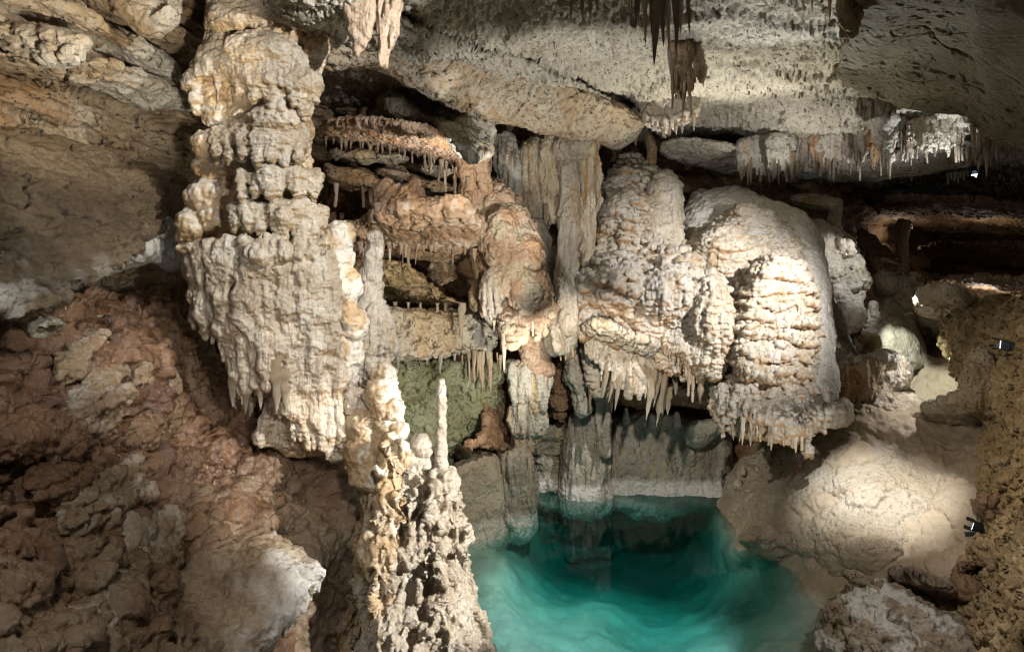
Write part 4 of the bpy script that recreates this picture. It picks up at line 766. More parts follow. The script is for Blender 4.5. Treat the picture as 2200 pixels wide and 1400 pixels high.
# ---------------------------------------------------------------- central cascade
RIB2 = [[d_fbm(2.2, .09, 3, 101), d_gour(5, .09, 208, 1.3, 2.0, .6)], [d_scale(9, .045, 203, 2.2), d_flow(11, .028, 204, .2)], [d_scale(22, .016, 210, 1.5), d_fbm(26, .010, 3, 106), d_flow(28, .008, 107, .25)]]
FRONT = [[d_fbm(2.4, .05, 3, 201), d_flow(5, .05, 202, .16)], [d_flow(13, .026, 205, .16), d_scale(13, .024, 206, 1.6)], [d_fbm(28, .010, 3, 207), d_scale(28, .010, 209, 1.4)]]
t = thing('flowstone_cascade', at(1400, 900, 7.6), 'central cream flowstone cascade with ribbed terraces and dark dripping underside above the pool', 'flowstone')
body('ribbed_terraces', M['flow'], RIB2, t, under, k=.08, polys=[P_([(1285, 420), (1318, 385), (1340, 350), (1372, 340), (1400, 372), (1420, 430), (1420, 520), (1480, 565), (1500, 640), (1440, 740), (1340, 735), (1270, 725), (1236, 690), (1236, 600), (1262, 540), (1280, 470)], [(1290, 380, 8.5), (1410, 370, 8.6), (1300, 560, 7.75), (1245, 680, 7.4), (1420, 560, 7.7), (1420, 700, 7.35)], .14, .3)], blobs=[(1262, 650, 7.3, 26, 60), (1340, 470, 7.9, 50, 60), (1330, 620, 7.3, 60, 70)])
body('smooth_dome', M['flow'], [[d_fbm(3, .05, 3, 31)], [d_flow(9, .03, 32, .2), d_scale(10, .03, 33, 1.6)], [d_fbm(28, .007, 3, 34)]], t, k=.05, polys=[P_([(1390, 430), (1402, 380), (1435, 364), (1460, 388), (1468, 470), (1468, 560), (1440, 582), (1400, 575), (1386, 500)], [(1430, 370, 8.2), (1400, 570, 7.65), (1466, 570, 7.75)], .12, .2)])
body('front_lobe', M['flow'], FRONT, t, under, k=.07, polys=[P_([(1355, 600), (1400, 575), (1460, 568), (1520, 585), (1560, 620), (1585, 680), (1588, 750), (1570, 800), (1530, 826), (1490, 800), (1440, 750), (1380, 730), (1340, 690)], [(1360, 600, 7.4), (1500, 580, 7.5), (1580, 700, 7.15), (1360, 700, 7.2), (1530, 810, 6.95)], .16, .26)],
     blobs=[(1430, 640, 7.1, 60, 60), (1520, 690, 7.0, 50, 90)], caps=flutes([(1375, 610), (1430, 585), (1500, 590), (1570, 640)], [(1370, 725), (1430, 745), (1500, 810), (1580, 805)], 13, lambda x, y: 7.22-.0008*(y-600)-.1*math.sqrt(max(0, 1-((x-1480)/130)**2)), (9, 15))+rim([(1380, 720, 7.1), (1450, 750, 7.05), (1500, 800, 6.95), (1570, 800, 7.0)], 20, (20, 60), (9, 15), .25))
body('drip_curtain', M['flow'], DRAPE, t, k=.04, polys=[P_([(1250, 690), (1300, 690), (1350, 715), (1420, 735), (1400, 790), (1340, 780), (1300, 760), (1260, 750)], [(1260, 720, 7.3), (1390, 760, 7.4)], .1, .18)], caps=rim([(1255, 740, 7.15), (1320, 760, 7.2), (1400, 790, 7.25)], 18, (20, 85), (6, 11), .2))
fringe(t, M['grey_flow'], [(1290, 760, 7.15), (1350, 780, 7.2), (1430, 810, 7.2)], 24, (30, 100), (5, 9), 'drip', 'fin', .6, 8, .12)
fringe(t, M['flow'], [(1420, 745, 6.9), (1490, 800, 6.85), (1580, 800, 6.9)], 30, (14, 60), (4, 9))
for x, y, L, r in ((1405, 790, 85, 12), (1422, 820, 75, 12), (1436, 830, 62, 10), (1416, 850, 50, 9), (1520, 820, 36, 8), (1450, 800, 50, 8), (1385, 790, 60, 9)): drip('stalactite', M['grey_flow'], x, y, 7.3, L, r, t, 'fin', .7)
# hanging pieces under it
form('stalactite', 'flow', 'thick shaggy hanging bulb of flowstone under left end of the central cascade', 'stalactite', GOUR, polys=[P_([(1258, 735), (1300, 740), (1318, 790), (1318, 835), (1295, 850), (1268, 838), (1255, 790)], 7.6, .11, .16)], fr=[('flow', [(1265, 840, 7.5), (1315, 840, 7.5)], 6, (12, 40), (4, 7))])
form('drapery', 'grey_flow', 'narrow pitted grey fold hanging left of the thick shaggy bulb', 'drapery', CRUST, polys=[P_([(1225, 750), (1250, 740), (1262, 790), (1250, 850), (1265, 880), (1245, 890), (1228, 840), (1220, 790)], 7.9, .08, .12)])
t = thing('flowstone_column', at(1260, 1060, 8.35), 'ribbed brown column rising from the back of the pool with a flared white base', 'column')
cst = lambda p, n: sm(-p[:, 2]+.03*fbm(p, 3, 3, 3), -.22, -.12)
body('shaft', M['rim'], DRAPE, t, cst, k=.05, polys=[P_([(1225, 880), (1262, 872), (1305, 885), (1310, 960), (1305, 1040), (1320, 1075), (1300, 1110), (1210, 1110), (1200, 1070), (1212, 960)], 8.45, .2, .28)])
body('hanging_tip', M['flow'], DRAPE, t, k=.03, caps=[(1293, 830, 8.1, 12, 1298, 900, 8.1, 14), (1298, 900, 8.1, 14, 1298, 970, 8.15, 8)])
body('flared_base', M['rim'], SMOOTHED, t, lambda p, n: 1+0*n[:, 0], k=.04, base=at(1255, 1060, 8.3), blobs=[(1255, 1052, 8.35, 58, 20, .9)])
form('rock_wall', 'rim', 'cream and grey flowstone bank along the back edge of pool under a dark cleft', 'rock wall', [[d_fbm(1.6, .06, 3, 171), d_knob(3, .06, 172)], [d_flow(6, .03, 173, .15), d_fbm(8, .02, 4, 174)], [d_fbm(24, .006, 3, 175)]],
     polys=[P_([(1310, 905), (1345, 888), (1430, 895), (1500, 905), (1560, 905), (1570, 960), (1560, 1100), (1310, 1110), (1300, 1000)], [(1310, 960, 8.8), (1560, 960, 8.7), (1430, 1080, 8.55)], .1, .22)], st=cst)
form('rock_wall', 'rim', 'shaded grey rock wall between the two columns at back of the pool', 'rock wall', BROKEN, polys=[P_([(1150, 905), (1200, 910), (1225, 960), (1220, 1110), (1145, 1110), (1140, 960)], 8.6, .1, .16)], st=cst)
form('rock_bed', 'brown', 'dark layered rock shelf deep in the cleft under the central cascade', 'rock ledge', BROKEN, polys=[P_([(1320, 800), (1420, 830), (1520, 830), (1540, 870), (1430, 885), (1330, 880)], 8.9, .1, .2)])
form('rock_ledge', 'grey_flow', 'pointed grey ledge tip sticking out at right end of the pool back bank', 'rock ledge', SMOOTHED, polys=[P_([(1480, 905), (1540, 900), (1566, 908), (1545, 930), (1500, 965), (1470, 950)], 8.35, .07, .14)])
for x, y in ((1195, 870), (1200, 820), (1175, 960), (1170, 905)):
    pass
form('rock_block', 'brown', 'blocky brown rock rubble in shade between knobby column and narrow grey fold', 'rock', BROKEN, polys=[P_([(1180, 790), (1215, 775), (1230, 850), (1215, 905), (1180, 900)], 8.3, .08, .16, sm=1)])
# ---------------------------------------------------------------- big right flowstone
t = thing('flowstone_cascade', at(1660, 950, 7.1), 'largest pale flowstone cascade with stacked scalloped terraces and a fringed skirt over the pool', 'flowstone')
body('shoulder', M['flow'], GOUR, t, under, k=.1, polys=[P_([(1462, 575), (1480, 525), (1510, 490), (1560, 462), (1600, 445), (1660, 455), (1710, 490), (1738, 560), (1750, 700), (1760, 860), (1735, 945), (1640, 945), (1540, 900), (1560, 820), (1585, 740), (1575, 660), (1530, 600)], [(1470, 570, 7.9), (1600, 450, 8.25), (1720, 500, 8.0), (1600, 600, 7.4), (1720, 620, 7.4), (1750, 720, 7.35), (1750, 880, 7.15), (1660, 900, 6.95), (1550, 880, 7.1)], .13, .26)], blobs=[(1560, 570, 7.5, 60, 90, .5)], caps=flutes([(1480, 560), (1540, 500), (1600, 470), (1660, 470)], [(1545, 660), (1575, 720), (1600, 640), (1640, 580)], 9, lambda x, y: 7.88-.0022*(y-500)-.06, (12, 20)))
body('crest', M['crest'], [[d_fbm(2, .05, 3, 231)], [d_flow(7, .022, 232, .25), d_fbm(9, .014, 4, 233)], [d_fbm(26, .006, 3, 234), d_scale(24, .006, 235)]], t, k=.1, polys=[P_([(1466, 440), (1490, 412), (1550, 405), (1588, 393), (1630, 420), (1690, 432), (1745, 470), (1778, 560), (1788, 700), (1804, 860), (1775, 915), (1700, 900), (1600, 760), (1500, 600), (1466, 520)], [(1475, 430, 8.9), (1600, 400, 8.8), (1700, 440, 8.5), (1600, 600, 7.75), (1765, 580, 7.65), (1785, 720, 7.4), (1785, 890, 7.1), (1700, 880, 7.3)], .2, .28)])
TER = [[d_fbm(2.5, .04, 3, 241), d_gour(6.0, .085, 243, .95, 1.5, .6)], [d_scale(10, .036, 244, 2.2), d_flow(12, .026, 245, .2)], [d_scale(22, .014, 246, 1.5), d_fbm(26, .009, 3, 106), d_flow(28, .008, 107, .25)]]
body('scalloped_terraces', M['flow'], TER, t, under, k=.06,
     polys=[P_([(1630, 585), (1655, 560), (1705, 558), (1738, 590), (1745, 700), (1740, 810), (1700, 830), (1640, 830), (1585, 810), (1575, 740), (1600, 650)], [(1660, 570, 7.0), (1740, 600, 7.1), (1590, 800, 6.72), (1720, 810, 6.68)], .1, .2)])
body('skirt', M['flow'], FRONT, t, under, k=.045, polys=[P_([(1545, 840), (1600, 800), (1680, 795), (1740, 810), (1780, 860), (1775, 900), (1740, 935), (1690, 930), (1640, 918), (1580, 895), (1530, 885)], [(1560, 850, 6.85), (1680, 800, 6.85), (1770, 890, 6.8), (1660, 915, 6.55)], .18, .26)], caps=flutes([(1545, 845), (1640, 815), (1770, 850)], [(1535, 895), (1640, 935), (1770, 915)], 17, lambda x, y: 6.78-.0012*(y-840)-.08*math.sqrt(max(0, 1-((x-1655)/130)**2)), (8, 13), 4)+rim([(1535, 880, 6.7), (1640, 910, 6.5), (1740, 925, 6.6)], 18, (14, 50), (7, 13), .2))
fringe(t, M['white'], [(1530, 880, 6.65), (1640, 912, 6.45), (1750, 920, 6.55)], 30, (14, 46), (4, 8)); fringe(t, M['amber'], [(1590, 900, 6.48), (1730, 925, 6.5)], 20, (20, 60), (4, 9))
fringe(t, M['flow'], [(1570, 760, 6.95), (1595, 850, 6.9)], 8, (20, 60), (5, 9))
body('left_fold', M['flow'], FRONT, t, under, k=.05, polys=[P_([(1570, 640), (1600, 660), (1600, 760), (1585, 870), (1555, 900), (1545, 860), (1565, 780)], 7.0, .1, .18)])

for i in range(34):
    ln = R.choice([[(700, 400, 6.75), (825, 408, 6.75)], [(740, 532, 6.3), (1010, 545, 6.6)], [(905, 345, 6.8), (980, 388, 6.85)], [(1050, 335, 7.1), (1110, 345, 7.6)], [(1120, 290, 7.7), (1280, 300, 7.9)], [(800, 655, 6.95), (1000, 660, 7.3)]])
    u = R.random(); x = ln[0][0]+(ln[1][0]-ln[0][0])*u; y = ln[0][1]+(ln[1][1]-ln[0][1])*u; Y = ln[0][2]+(ln[1][2]-ln[0][2])*u
    o = drip('stalactite', M[R.choice(['orange', 'amber', 'flow'])], x, y-8, Y-.05, R.uniform(18, 60), R.uniform(2, 5), None, R.choice(['drip', 'straw', 'fin'])); tag(o, 'thin stalactite hanging in the ledged recess between massive column and twin column', 'stalactite', 'thin stalactites in the recess')
form('limestone_slab', 'beds', 'thin broken tan slab tilted under the yellow-green tinted slab', 'slab', ROCKY, polys=[P_([(800, 360), (860, 352), (930, 385), (985, 395), (970, 412), (900, 405), (840, 392)], 7.05, .05, .2)])
form('limestone_slab', 'beds', 'narrow dark slab edge in the niche just below the rust ledge', 'slab', ROCKY, polys=[P_([(745, 532), (830, 530), (960, 540), (1010, 552), (940, 562), (820, 552), (745, 552)], [(745, 540, 6.9), (1010, 550, 7.3)], .05, .22)])
form('rock_block', 'pale', 'crumbly pale lump of crusted limestone beside the tall thin stalagmite in the niche', 'rock', BROKEN, polys=[P_([(850, 590), (880, 575), (915, 590), (930, 625), (890, 640), (850, 625)], 7.3, .07, .15, sm=1)])
form('drapery', 'orange', 'pinkish ribbed curtain joining rust ledge to the rusty hanging mass', 'drapery', DRAPE, polys=[P_([(985, 395), (1010, 380), (1040, 400), (1045, 470), (1030, 520), (1005, 500), (990, 450)], 7.0, .08, .14)])
form('drapery', 'striped', 'cream fluted curtain beneath the ceiling slab directly left of the tall twin column', 'drapery', DRAPE, polys=[P_([(1165, 295), (1205, 285), (1215, 340), (1205, 430), (1190, 490), (1172, 440), (1160, 360)], 7.75, .07, .1)], fr=[('flow', [(1165, 440, 7.7), (1205, 450, 7.7)], 5, (20, 60), (3, 6))])
for i, (x, y, Y, r_, h, lb) in enumerate(((1345, 905, 8.55, 7, 26, 'small pale stalagmite nub on left of the pool back bank'), (1400, 915, 8.55, 6, 20, 'tiny yellowish nub in the middle of the pool back bank'), (1455, 912, 8.5, 8, 24, 'rounded pale nub on the pool back bank near the ledge tip'))):
    form('stalagmite', 'flow', lb, 'stalagmite', SMOOTHED, caps=[(x, y-h, Y, r_*.5, x, y, Y, r_)], k=.02)
# ================================================================ right bank
DOME = [[d_fbm(1.8, .08, 3, 301), d_knob(2.6, .03, 302)], [d_fbm(6, .03, 4, 303), d_scale(12, .012, 304, 1.5), d_flow(7, .015, 307, .3)], [d_fbm(28, .005, 3, 305), d_gour(36, .004, 306, 1.3, 6)]]
form('flowstone_mound', 'tan', 'broad rounded tan flowstone mound beside pool with white spotlit patch and torn crust', 'flowstone',
     [[d_fbm(1.5, .05, 3, 311), d_knob(2.2, .035, 312)], [d_fbm(5, .03, 4, 313), d_scale(10, .009, 316, 1.5), lambda p, n: .035*sm(pn(p, 2.0, 318)+.3*pn(p, 7, 319), .1, .17)], [d_fbm(24, .008, 3, 314), d_gour(26, .006, 315, 1.2, 5)]],
     polys=[P_([(1545, 1085), (1590, 1010), (1650, 960), (1740, 925), (1850, 915), (1960, 950), (2040, 1010), (2080, 1100), (2060, 1180), (1980, 1225), (1880, 1240), (1800, 1230), (1720, 1195), (1640, 1180), (1580, 1170), (1560, 1130)], [(1560, 1100, 7.95), (1740, 940, 7.9), (1960, 970, 7.25), (2060, 1100, 6.55), (1950, 1210, 5.9), (1800, 1210, 6.1), (1650, 1170, 6.95), (1930, 1080, 6.62)], .6, .5)],
     k=.15)
form('flowstone_lump', 'tan', 'low rounded tan lump dipping into water at the near corner of the spotlit mound', 'flowstone', DOME, polys=[P_([(1575, 1165), (1610, 1130), (1660, 1125), (1710, 1160), (1720, 1190), (1690, 1205), (1620, 1195)], 6.55, .16, .25)])
form('flowstone_lump', 'tan', 'smooth brown swell of flowstone above the spotlit mound, below the fringed skirt', 'flowstone', DOME, polys=[P_([(1820, 940), (1845, 885), (1910, 850), (1985, 850), (1990, 920), (1900, 955)], [(1830, 930, 7.5), (1950, 850, 7.9)], .3, .3)], k=.1)
form('flowstone_lump', 'tan', 'wide brown swell of flowstone at right below the lit plateau', 'flowstone', DOME, polys=[P_([(1960, 890), (2040, 850), (2120, 860), (2150, 930), (2110, 1010), (2010, 1010), (1950, 950)], [(1970, 900, 7.6), (2120, 900, 7.0)], .35, .32)], k=.1)
form('flowstone_lump', 'flow', 'small white flow apron at the foot of the largest cascade right side', 'flowstone', DOME, polys=[P_([(1760, 905), (1800, 865), (1828, 870), (1828, 900), (1790, 912)], 7.0, .08, .14)])
t = thing('flowstone_dome', at(1870, 865, 7.8), 'pale flowstone dome with dark hollowed front drapery beside lit plateau', 'flowstone')
body('dome_body', M['flow'], DOME, t, k=.06, polys=[P_([(1790, 790), (1830, 765), (1900, 752), (1935, 765), (1955, 795), (1950, 815), (1920, 845), (1880, 862), (1840, 860), (1800, 840)], [(1800, 800, 7.7), (1950, 800, 7.9)], .2, .3)])
body('dark_drapery', M['beds'], DRAPE, t, k=.03, polys=[P_([(1795, 800), (1830, 780), (1890, 770), (1895, 800), (1880, 850), (1850, 855), (1810, 840)], 7.45, .05, .08)])
fringe(t, M['flow'], [(1800, 838, 7.4), (1850, 858, 7.4), (1885, 855, 7.4)], 8, (10, 28), (5, 9))
form('flowstone_slope', 'flow', 'white flowstone slope running down from knobs to the dome right of the largest cascade', 'flowstone', DOME, polys=[P_([(1770, 720), (1820, 710), (1880, 745), (1900, 770), (1840, 780), (1800, 800), (1785, 860), (1765, 800)], [(1780, 730, 8.2), (1800, 840, 7.4)], .12, .25)], k=.06)
form('stalagmite', 'flow', 'bottle-shaped wet brown stalagmite with ribbed belly right of the largest cascade', 'stalagmite', S2, caps=[(1806, 625, 8.1, 16, 1812, 660, 8.1, 24)], blobs=[(1812, 675, 8.05, 38, 44), (1790, 705, 8.1, 24, 20)], k=.05)
form('stalagmite', 'flow', 'small pointed white stalagmite between the bottle-shaped one and the wet rounded dome', 'stalagmite', S2, caps=[(1876, 655, 8.4, 6, 1866, 735, 8.3, 22)], k=.05)
form('stalagmite', 'amber', 'tiny amber stub standing on the lit slope beside a twisted brown fold', 'stalagmite', S2, caps=[(1879, 723, 8.0, 6, 1881, 745, 8.0, 7)], k=.02)
form('flowstone_fold', 'beds', 'twisted dark brown fold of calcite lying between bottle-shaped stalagmite and amber stub', 'flowstone', DRAPE, caps=[(1830, 705, 8.1, 12, 1875, 738, 7.95, 11)], k=.03)
form('flowstone_dome', 'flow', 'tall wet rounded dome glistening above the lit plateau', 'flowstone', SMOOTHED, polys=[P_([(1885, 660), (1905, 635), (1935, 640), (1965, 680), (1985, 740), (2000, 790), (1930, 800), (1880, 760)], [(1900, 650, 8.8), (1950, 780, 8.4)], .2, .35)], k=.06)
form('cap_rock', 'flow', 'lumpy flat-topped pale cap rocks perched above the wet rounded dome', 'flowstone', CRUST, polys=[P_([(1890, 612), (1910, 600), (1960, 598), (1985, 615), (1975, 635), (1930, 640), (1895, 630)], 9.0, .1, .2)], blobs=[(1905, 610, 8.9, 18, 14), (1955, 640, 8.8, 34, 18)])
form('flowstone_shelf', 'tan', 'dim brown flowstone shelf extending right from the cap rocks toward the popcorn wall', 'flowstone', CRUST, polys=[P_([(1970, 640), (2010, 618), (2070, 625), (2095, 650), (2100, 760), (2040, 790), (1985, 740)], [(1980, 680, 8.8), (2090, 680, 8.2)], .16, .3)])
t = thing('knob_slope', at(1820, 640, 8.6), 'glistening white and brown calcite knobs cascading down behind the largest cascade', 'flowstone')
body('white_knobs', M['white'], CRUST, t, k=.05, polys=[P_([(1745, 480), (1790, 490), (1830, 520), (1835, 545), (1800, 600), (1770, 620), (1755, 560)], [(1750, 490, 8.6), (1800, 610, 8.2)], .14, .26)], blobs=[(1815, 535, 8.4, 24, 22), (1775, 640, 8.1, 26, 36)])
body('brown_knobs', M['flow'], CRUST, t, k=.05, polys=[P_([(1785, 555), (1830, 545), (1870, 590), (1872, 610), (1840, 630), (1850, 665), (1820, 660), (1795, 620)], 8.5, .12, .22)])
form('ledge_plate', 'pale', 'flat yellowish plate of rock resting on a short pillar behind the largest cascade', 'ledge', ROCKY, polys=[P_([(1680, 428), (1720, 408), (1770, 415), (1812, 432), (1808, 446), (1780, 452), (1720, 448)], 9.2, .06, .25)])
form('pillar', 'tan', 'short thin pillar holding up the flat yellowish plate', 'pillar', DRAPE, caps=[(1793, 440, 9.15, 8, 1793, 500, 9.0, 7), (1793, 495, 9.0, 10, 1795, 520, 8.9, 16)], k=.03)
form('rock_slab', 'brown', 'dark tilted slab leaning down to the right behind glistening knobs', 'slab', ROCKY, polys=[P_([(1835, 500), (1860, 495), (1960, 590), (1970, 610), (1900, 605), (1870, 570)], [(1840, 500, 10.5), (1960, 600, 9.8)], .06, .12)])
form('pillar', 'amber', 'slim amber pillar standing in the dark far passage', 'pillar', DRAPE, caps=[(1940, 485, 11, 14, 1937, 530, 11, 8), (1937, 530, 11, 8, 1934, 600, 11, 13)], k=.03)
form('rock_ledge', 'brown', 'broad thick brown ledge hanging across the far passage, above the amber pillar', 'rock ledge', BROKEN, polys=[P_([(1880, 420), (1980, 415), (2120, 430), (2300, 440), (2300, 500), (2120, 500), (2000, 495), (1880, 470)], [(1880, 450, 12.5), (2300, 450, 9)], .15, .35)])
form('rock_ledge', 'brown', 'lower dark brown ledge across the far passage behind the amber pillar', 'rock ledge', BROKEN, polys=[P_([(1960, 525), (2080, 520), (2300, 530), (2300, 585), (2130, 575), (2000, 560)], [(1960, 540, 13.5), (2300, 550, 10)], .15, .35)])
form('rock_bank', 'popcorn', 'reddish rubble bank on the floor of the far passage at right', 'rock', BROKEN, polys=[P_([(1970, 600), (2080, 590), (2300, 600), (2300, 660), (2080, 650), (1990, 630)], [(1970, 620, 11.5), (2300, 630, 8.5)], .15, .35)])
# ---------------------------------------------------------------- popcorn parapet on the right edge
POP = [[d_fbm(2, .08, 3, 401), d_knob(5, .06, 402)], [d_knob(11, .045, 403), d_ridge(9, .02, 3, 404)], [d_fbm(26, .010, 3, 405), d_pit(16, .03, .12, 406)]]
form('popcorn_wall', 'popcorn', 'rough popcorn-crusted rock wall rising along the right edge of the picture', 'rock wall', POP,
     polys=[P_([(2040, 690), (2085, 655), (2200, 655), (2420, 650), (2500, 1600), (2060, 1600), (2085, 1380), (2110, 1200), (2125, 1000), (2130, 880), (2090, 810), (2040, 770)], [(2060, 700, 7.7), (2300, 660, 5.8), (2110, 900, 6.5), (2300, 1000, 4.6), (2100, 1300, 4.75), (2300, 1400, 3.5), (2150, 1100, 5.4)], .3, .4)], k=.06)
form('stalagmite', 'beds', 'squat dark brown stalagmite with folded sides leaning on the popcorn wall', 'stalagmite', DRAPE, caps=[(2108, 775, 6.3, 22, 2110, 850, 6.2, 34)], blobs=[(2112, 830, 6.15, 36, 44)], k=.05)
form('rock_block', 'brown', 'dark angular block set in the popcorn wall just behind the lamp post', 'rock', BROKEN, polys=[P_([(2098, 1068), (2150, 1062), (2165, 1085), (2150, 1120), (2110, 1115)], 5.15, .05, .12, sm=1)])
form('rock_block', 'brown', 'large dark angular block at foot of the popcorn wall beside the weathered boulder', 'rock', BROKEN, polys=[P_([(2045, 1205), (2085, 1190), (2125, 1195), (2120, 1280), (2110, 1330), (2070, 1320), (2050, 1270)], 4.75, .07, .16, sm=1)])
BOUL = [[d_fbm(2.2, .08, 3, 421), d_ridge(3, .05, 3, 422)], [d_ridge(8, .03, 4, 423), d_fbm(10, .02, 4, 424), d_pit(6, .04, .15, 425)], [d_fbm(28, .009, 3, 426)]]
form('boulder', 'boulder', 'big weathered grey-brown boulder in the near right corner beside the pool', 'boulder', BOUL,
     polys=[P_([(1740, 1400), (1755, 1320), (1800, 1265), (1850, 1245), (1930, 1265), (2000, 1300), (2060, 1345), (2090, 1420), (2050, 1560), (1800, 1560)], [(1750, 1400, 4.75), (1850, 1250, 5.0), (2060, 1350, 4.5), (1950, 1420, 4.3)], .3, .4)], st=lambda p, n: sm(fbm(p, 3, 3, 5)-.4*n[:, 0], .05, .4))
form('rock_fragment', 'boulder', 'small dark stone perched on top of the weathered corner boulder', 'rock', BROKEN, blobs=[(1832, 1242, 4.95, 20, 14), (1855, 1252, 4.9, 16, 8)])
form('rock_ledge', 'boulder', 'low brown ledge of crusted rock stretching right behind the weathered boulder', 'rock ledge', BROKEN, polys=[P_([(1900, 1225), (1980, 1235), (2050, 1255), (2070, 1300), (2020, 1310), (1940, 1280)], [(1900, 1240, 5.2), (2060, 1280, 4.8)], .08, .16)])
for x, y, rr, lb in ((1652, 970, 7, 'tiny white nub standing under the fringed skirt, uppermost on the dark shore'), (1597, 1003, 6, 'tiny pale nub on the dark shore, near the ledge tip'), (1627, 1005, 6, 'tiny whitish nub on the dark shore, right of the pale nub'), (1585, 1030, 6, 'little grey nub on the dark shore slope, midway to the water')):
    form('stalagmite', 'white', lb, 'stalagmite', SMOOTHED, caps=[(x, y, 7.75, rr*.6, x-1, y+rr*1.8, 7.75, rr)], k=.02, group='tiny stalagmites on the pool shore')
# ---------------------------------------------------------------- cave lamps that the picture shows
def box(v, q, c, s, ax):
    n = len(v)
    for dz in (-1, 1):
        for dx, dy in ((-1, -1), (1, -1), (1, 1), (-1, 1)): v.append(tuple(c[k]+ax[0][k]*dx*s[0]+ax[1][k]*dy*s[1]+ax[2][k]*dz*s[2] for k in range(3)))
    q += [(n, n+3, n+2, n+1), (n+4, n+5, n+6, n+7)]+[(n+i, n+(i+1) % 4, n+4+(i+1) % 4, n+4+i) for i in range(4)]
def part(name, parent, mat, boxes):
    v, q = [], []
    for c, s, ax in boxes: box(v, q, c, s, ax)
    m = bpy.data.meshes.new(name); b = Vector(v[0]); m.from_pydata([tuple(Vector(x)-b) for x in v], [], q); m.materials.append(M[mat])
    o = bpy.data.objects.new(name, m); COL.objects.link(o); o.parent = parent; o.location = b-wloc(parent)
    bv = o.modifiers.new('bevel', 'BEVEL'); bv.width = .003; bv.segments = 2; return o
def axes(yaw, pitch):
    d = Vector((math.cos(yaw)*math.cos(pitch), math.sin(yaw)*math.cos(pitch), math.sin(pitch))); s = Vector((0, 0, 1)).cross(d).normalized(); return d, s, d.cross(s)
def floodlight(parent, c, yaw, pitch, sc=1.0):
    d, s, u = axes(yaw, pitch); c = Vector(c)
    h = part('lamp_head', parent, 'steel', [(c, (.035*sc, .05*sc, .04*sc), (d, s, u)), (c-d*.045*sc, (.012*sc, .035*sc, .028*sc), (d, s, u))]+[(c-d*(.06+.0*k)*sc+u*(k*.012*sc), (.01*sc, .03*sc, .003*sc), (d, s, u)) for k in (-2, -1, 0, 1, 2)])
    g = part('lamp_glass', parent, 'glass_lit', [(c+d*.037*sc, (.003*sc, .043*sc, .033*sc), (d, s, u))])
    for e in (1, -1): part('barn_door', parent, 'steel', [(c+d*.07*sc+u*.045*sc*e, (.035*sc, .05*sc, .003*sc), (d, s, u))])
I3 = (Vector((1, 0, 0)), Vector((0, 1, 0)), Vector((0, 0, 1)))
LY = 5.2
t = thing('cave_lamp', at(2106, 1195, LY), 'two black floodlights clamped on a thin post against the right popcorn wall', 'lamp')
b0, b1 = Vector(at(2106, 1195, LY)), Vector(at(2106, 1085, LY))
part('post', t, 'pole', [((b0+b1)/2, (.008, .008, (b1-b0).length/2), I3)])
part('finial', t, 'pole', [(b1+Vector((-.01, 0, .01)), (.012, .012, .012), I3)])
floodlight(t, at(2100, 1132, LY-.06), math.radians(140), .25, .8)
floodlight(t, at(2108, 1158, LY-.07), math.radians(150), -.25, .95)
body('cable', M['steel'], [], t, k=.004, res=1.4, caps=[(2108, 1150, LY, 1.6, 2118, 1200, LY, 1.6), (2118, 1200, LY, 1.6, 2112, 1260, 5.0, 1.6), (2112, 1260, 5.0, 1.6, 2125, 1340, 4.5, 1.6)])
t = thing('cave_lamp', at(2160, 770, 6.0), 'small lit floodlight on a short stake high on the popcorn wall', 'lamp')
c0 = Vector(at(2160, 755, 6.0)); part('stake', t, 'pole', [(c0, (.008, .008, .08), I3)]); part('bracket', t, 'steel', [(Vector(at(2140, 742, 6.0)), (.06, .01, .008), I3)])
floodlight(t, at(2160, 741, 5.97), math.radians(145), .1, 1.0)
t = thing('cave_lamp', at(2096, 385, 9.2), 'small lit spotlight tucked under the far right ceiling beside tiny stalactites', 'lamp')
floodlight(t, at(2096, 381, 9.2), math.radians(200), .5, 1.0); part('bracket', t, 'steel', [(Vector(at(2100, 374, 9.25)), (.01, .01, .06), I3)])
# ================================================================ things of the ceiling
t = thing('ceiling_slab', at(1150, 280, 6.9), 'long tilted ceiling slab with streaked face ending at a crack, over the centre', 'rock slab')
body('slab_body', M['slab'], [[d_fbm(1.2, .06, 3, 501)], [d_fbm(5, .022, 4, 502), d_flow(5, .015, 503, .2), d_crack(1.0, .04, 504, .02)], [d_pit(14, .025, .1, 505), d_fbm(28, .006, 3, 506)]], t, lambda p, n: .8*sm(fbm(p, (5, 3, .5), 3, 507), .2, .45), k=.05,
     polys=[P_([(560, 60), (700, -60), (820, 36), (862, 40), (960, 84), (1040, 110), (1140, 134), (1240, 178), (1330, 222), (1394, 256), (1376, 292), (1335, 327), (1270, 300), (1180, 288), (1050, 264), (1000, 242), (900, 186), (820, 148), (700, 150), (560, 170)], [(860, 30, 5.15), (1240, 170, 6.9), (1390, 250, 7.8), (700, 140, 5.3), (1000, 250, 6.6), (1330, 320, 7.9), (560, 100, 5.0)], .1, .24)])
fringe(t, M['orange'], [(1280, 300, 8.0), (1370, 300, 8.05)], 12, (4, 14), (3, 5)); fringe(t, M['slab'], [(880, 180, 5.7), (1040, 258, 6.5)], 10, (4, 12), (3, 5))
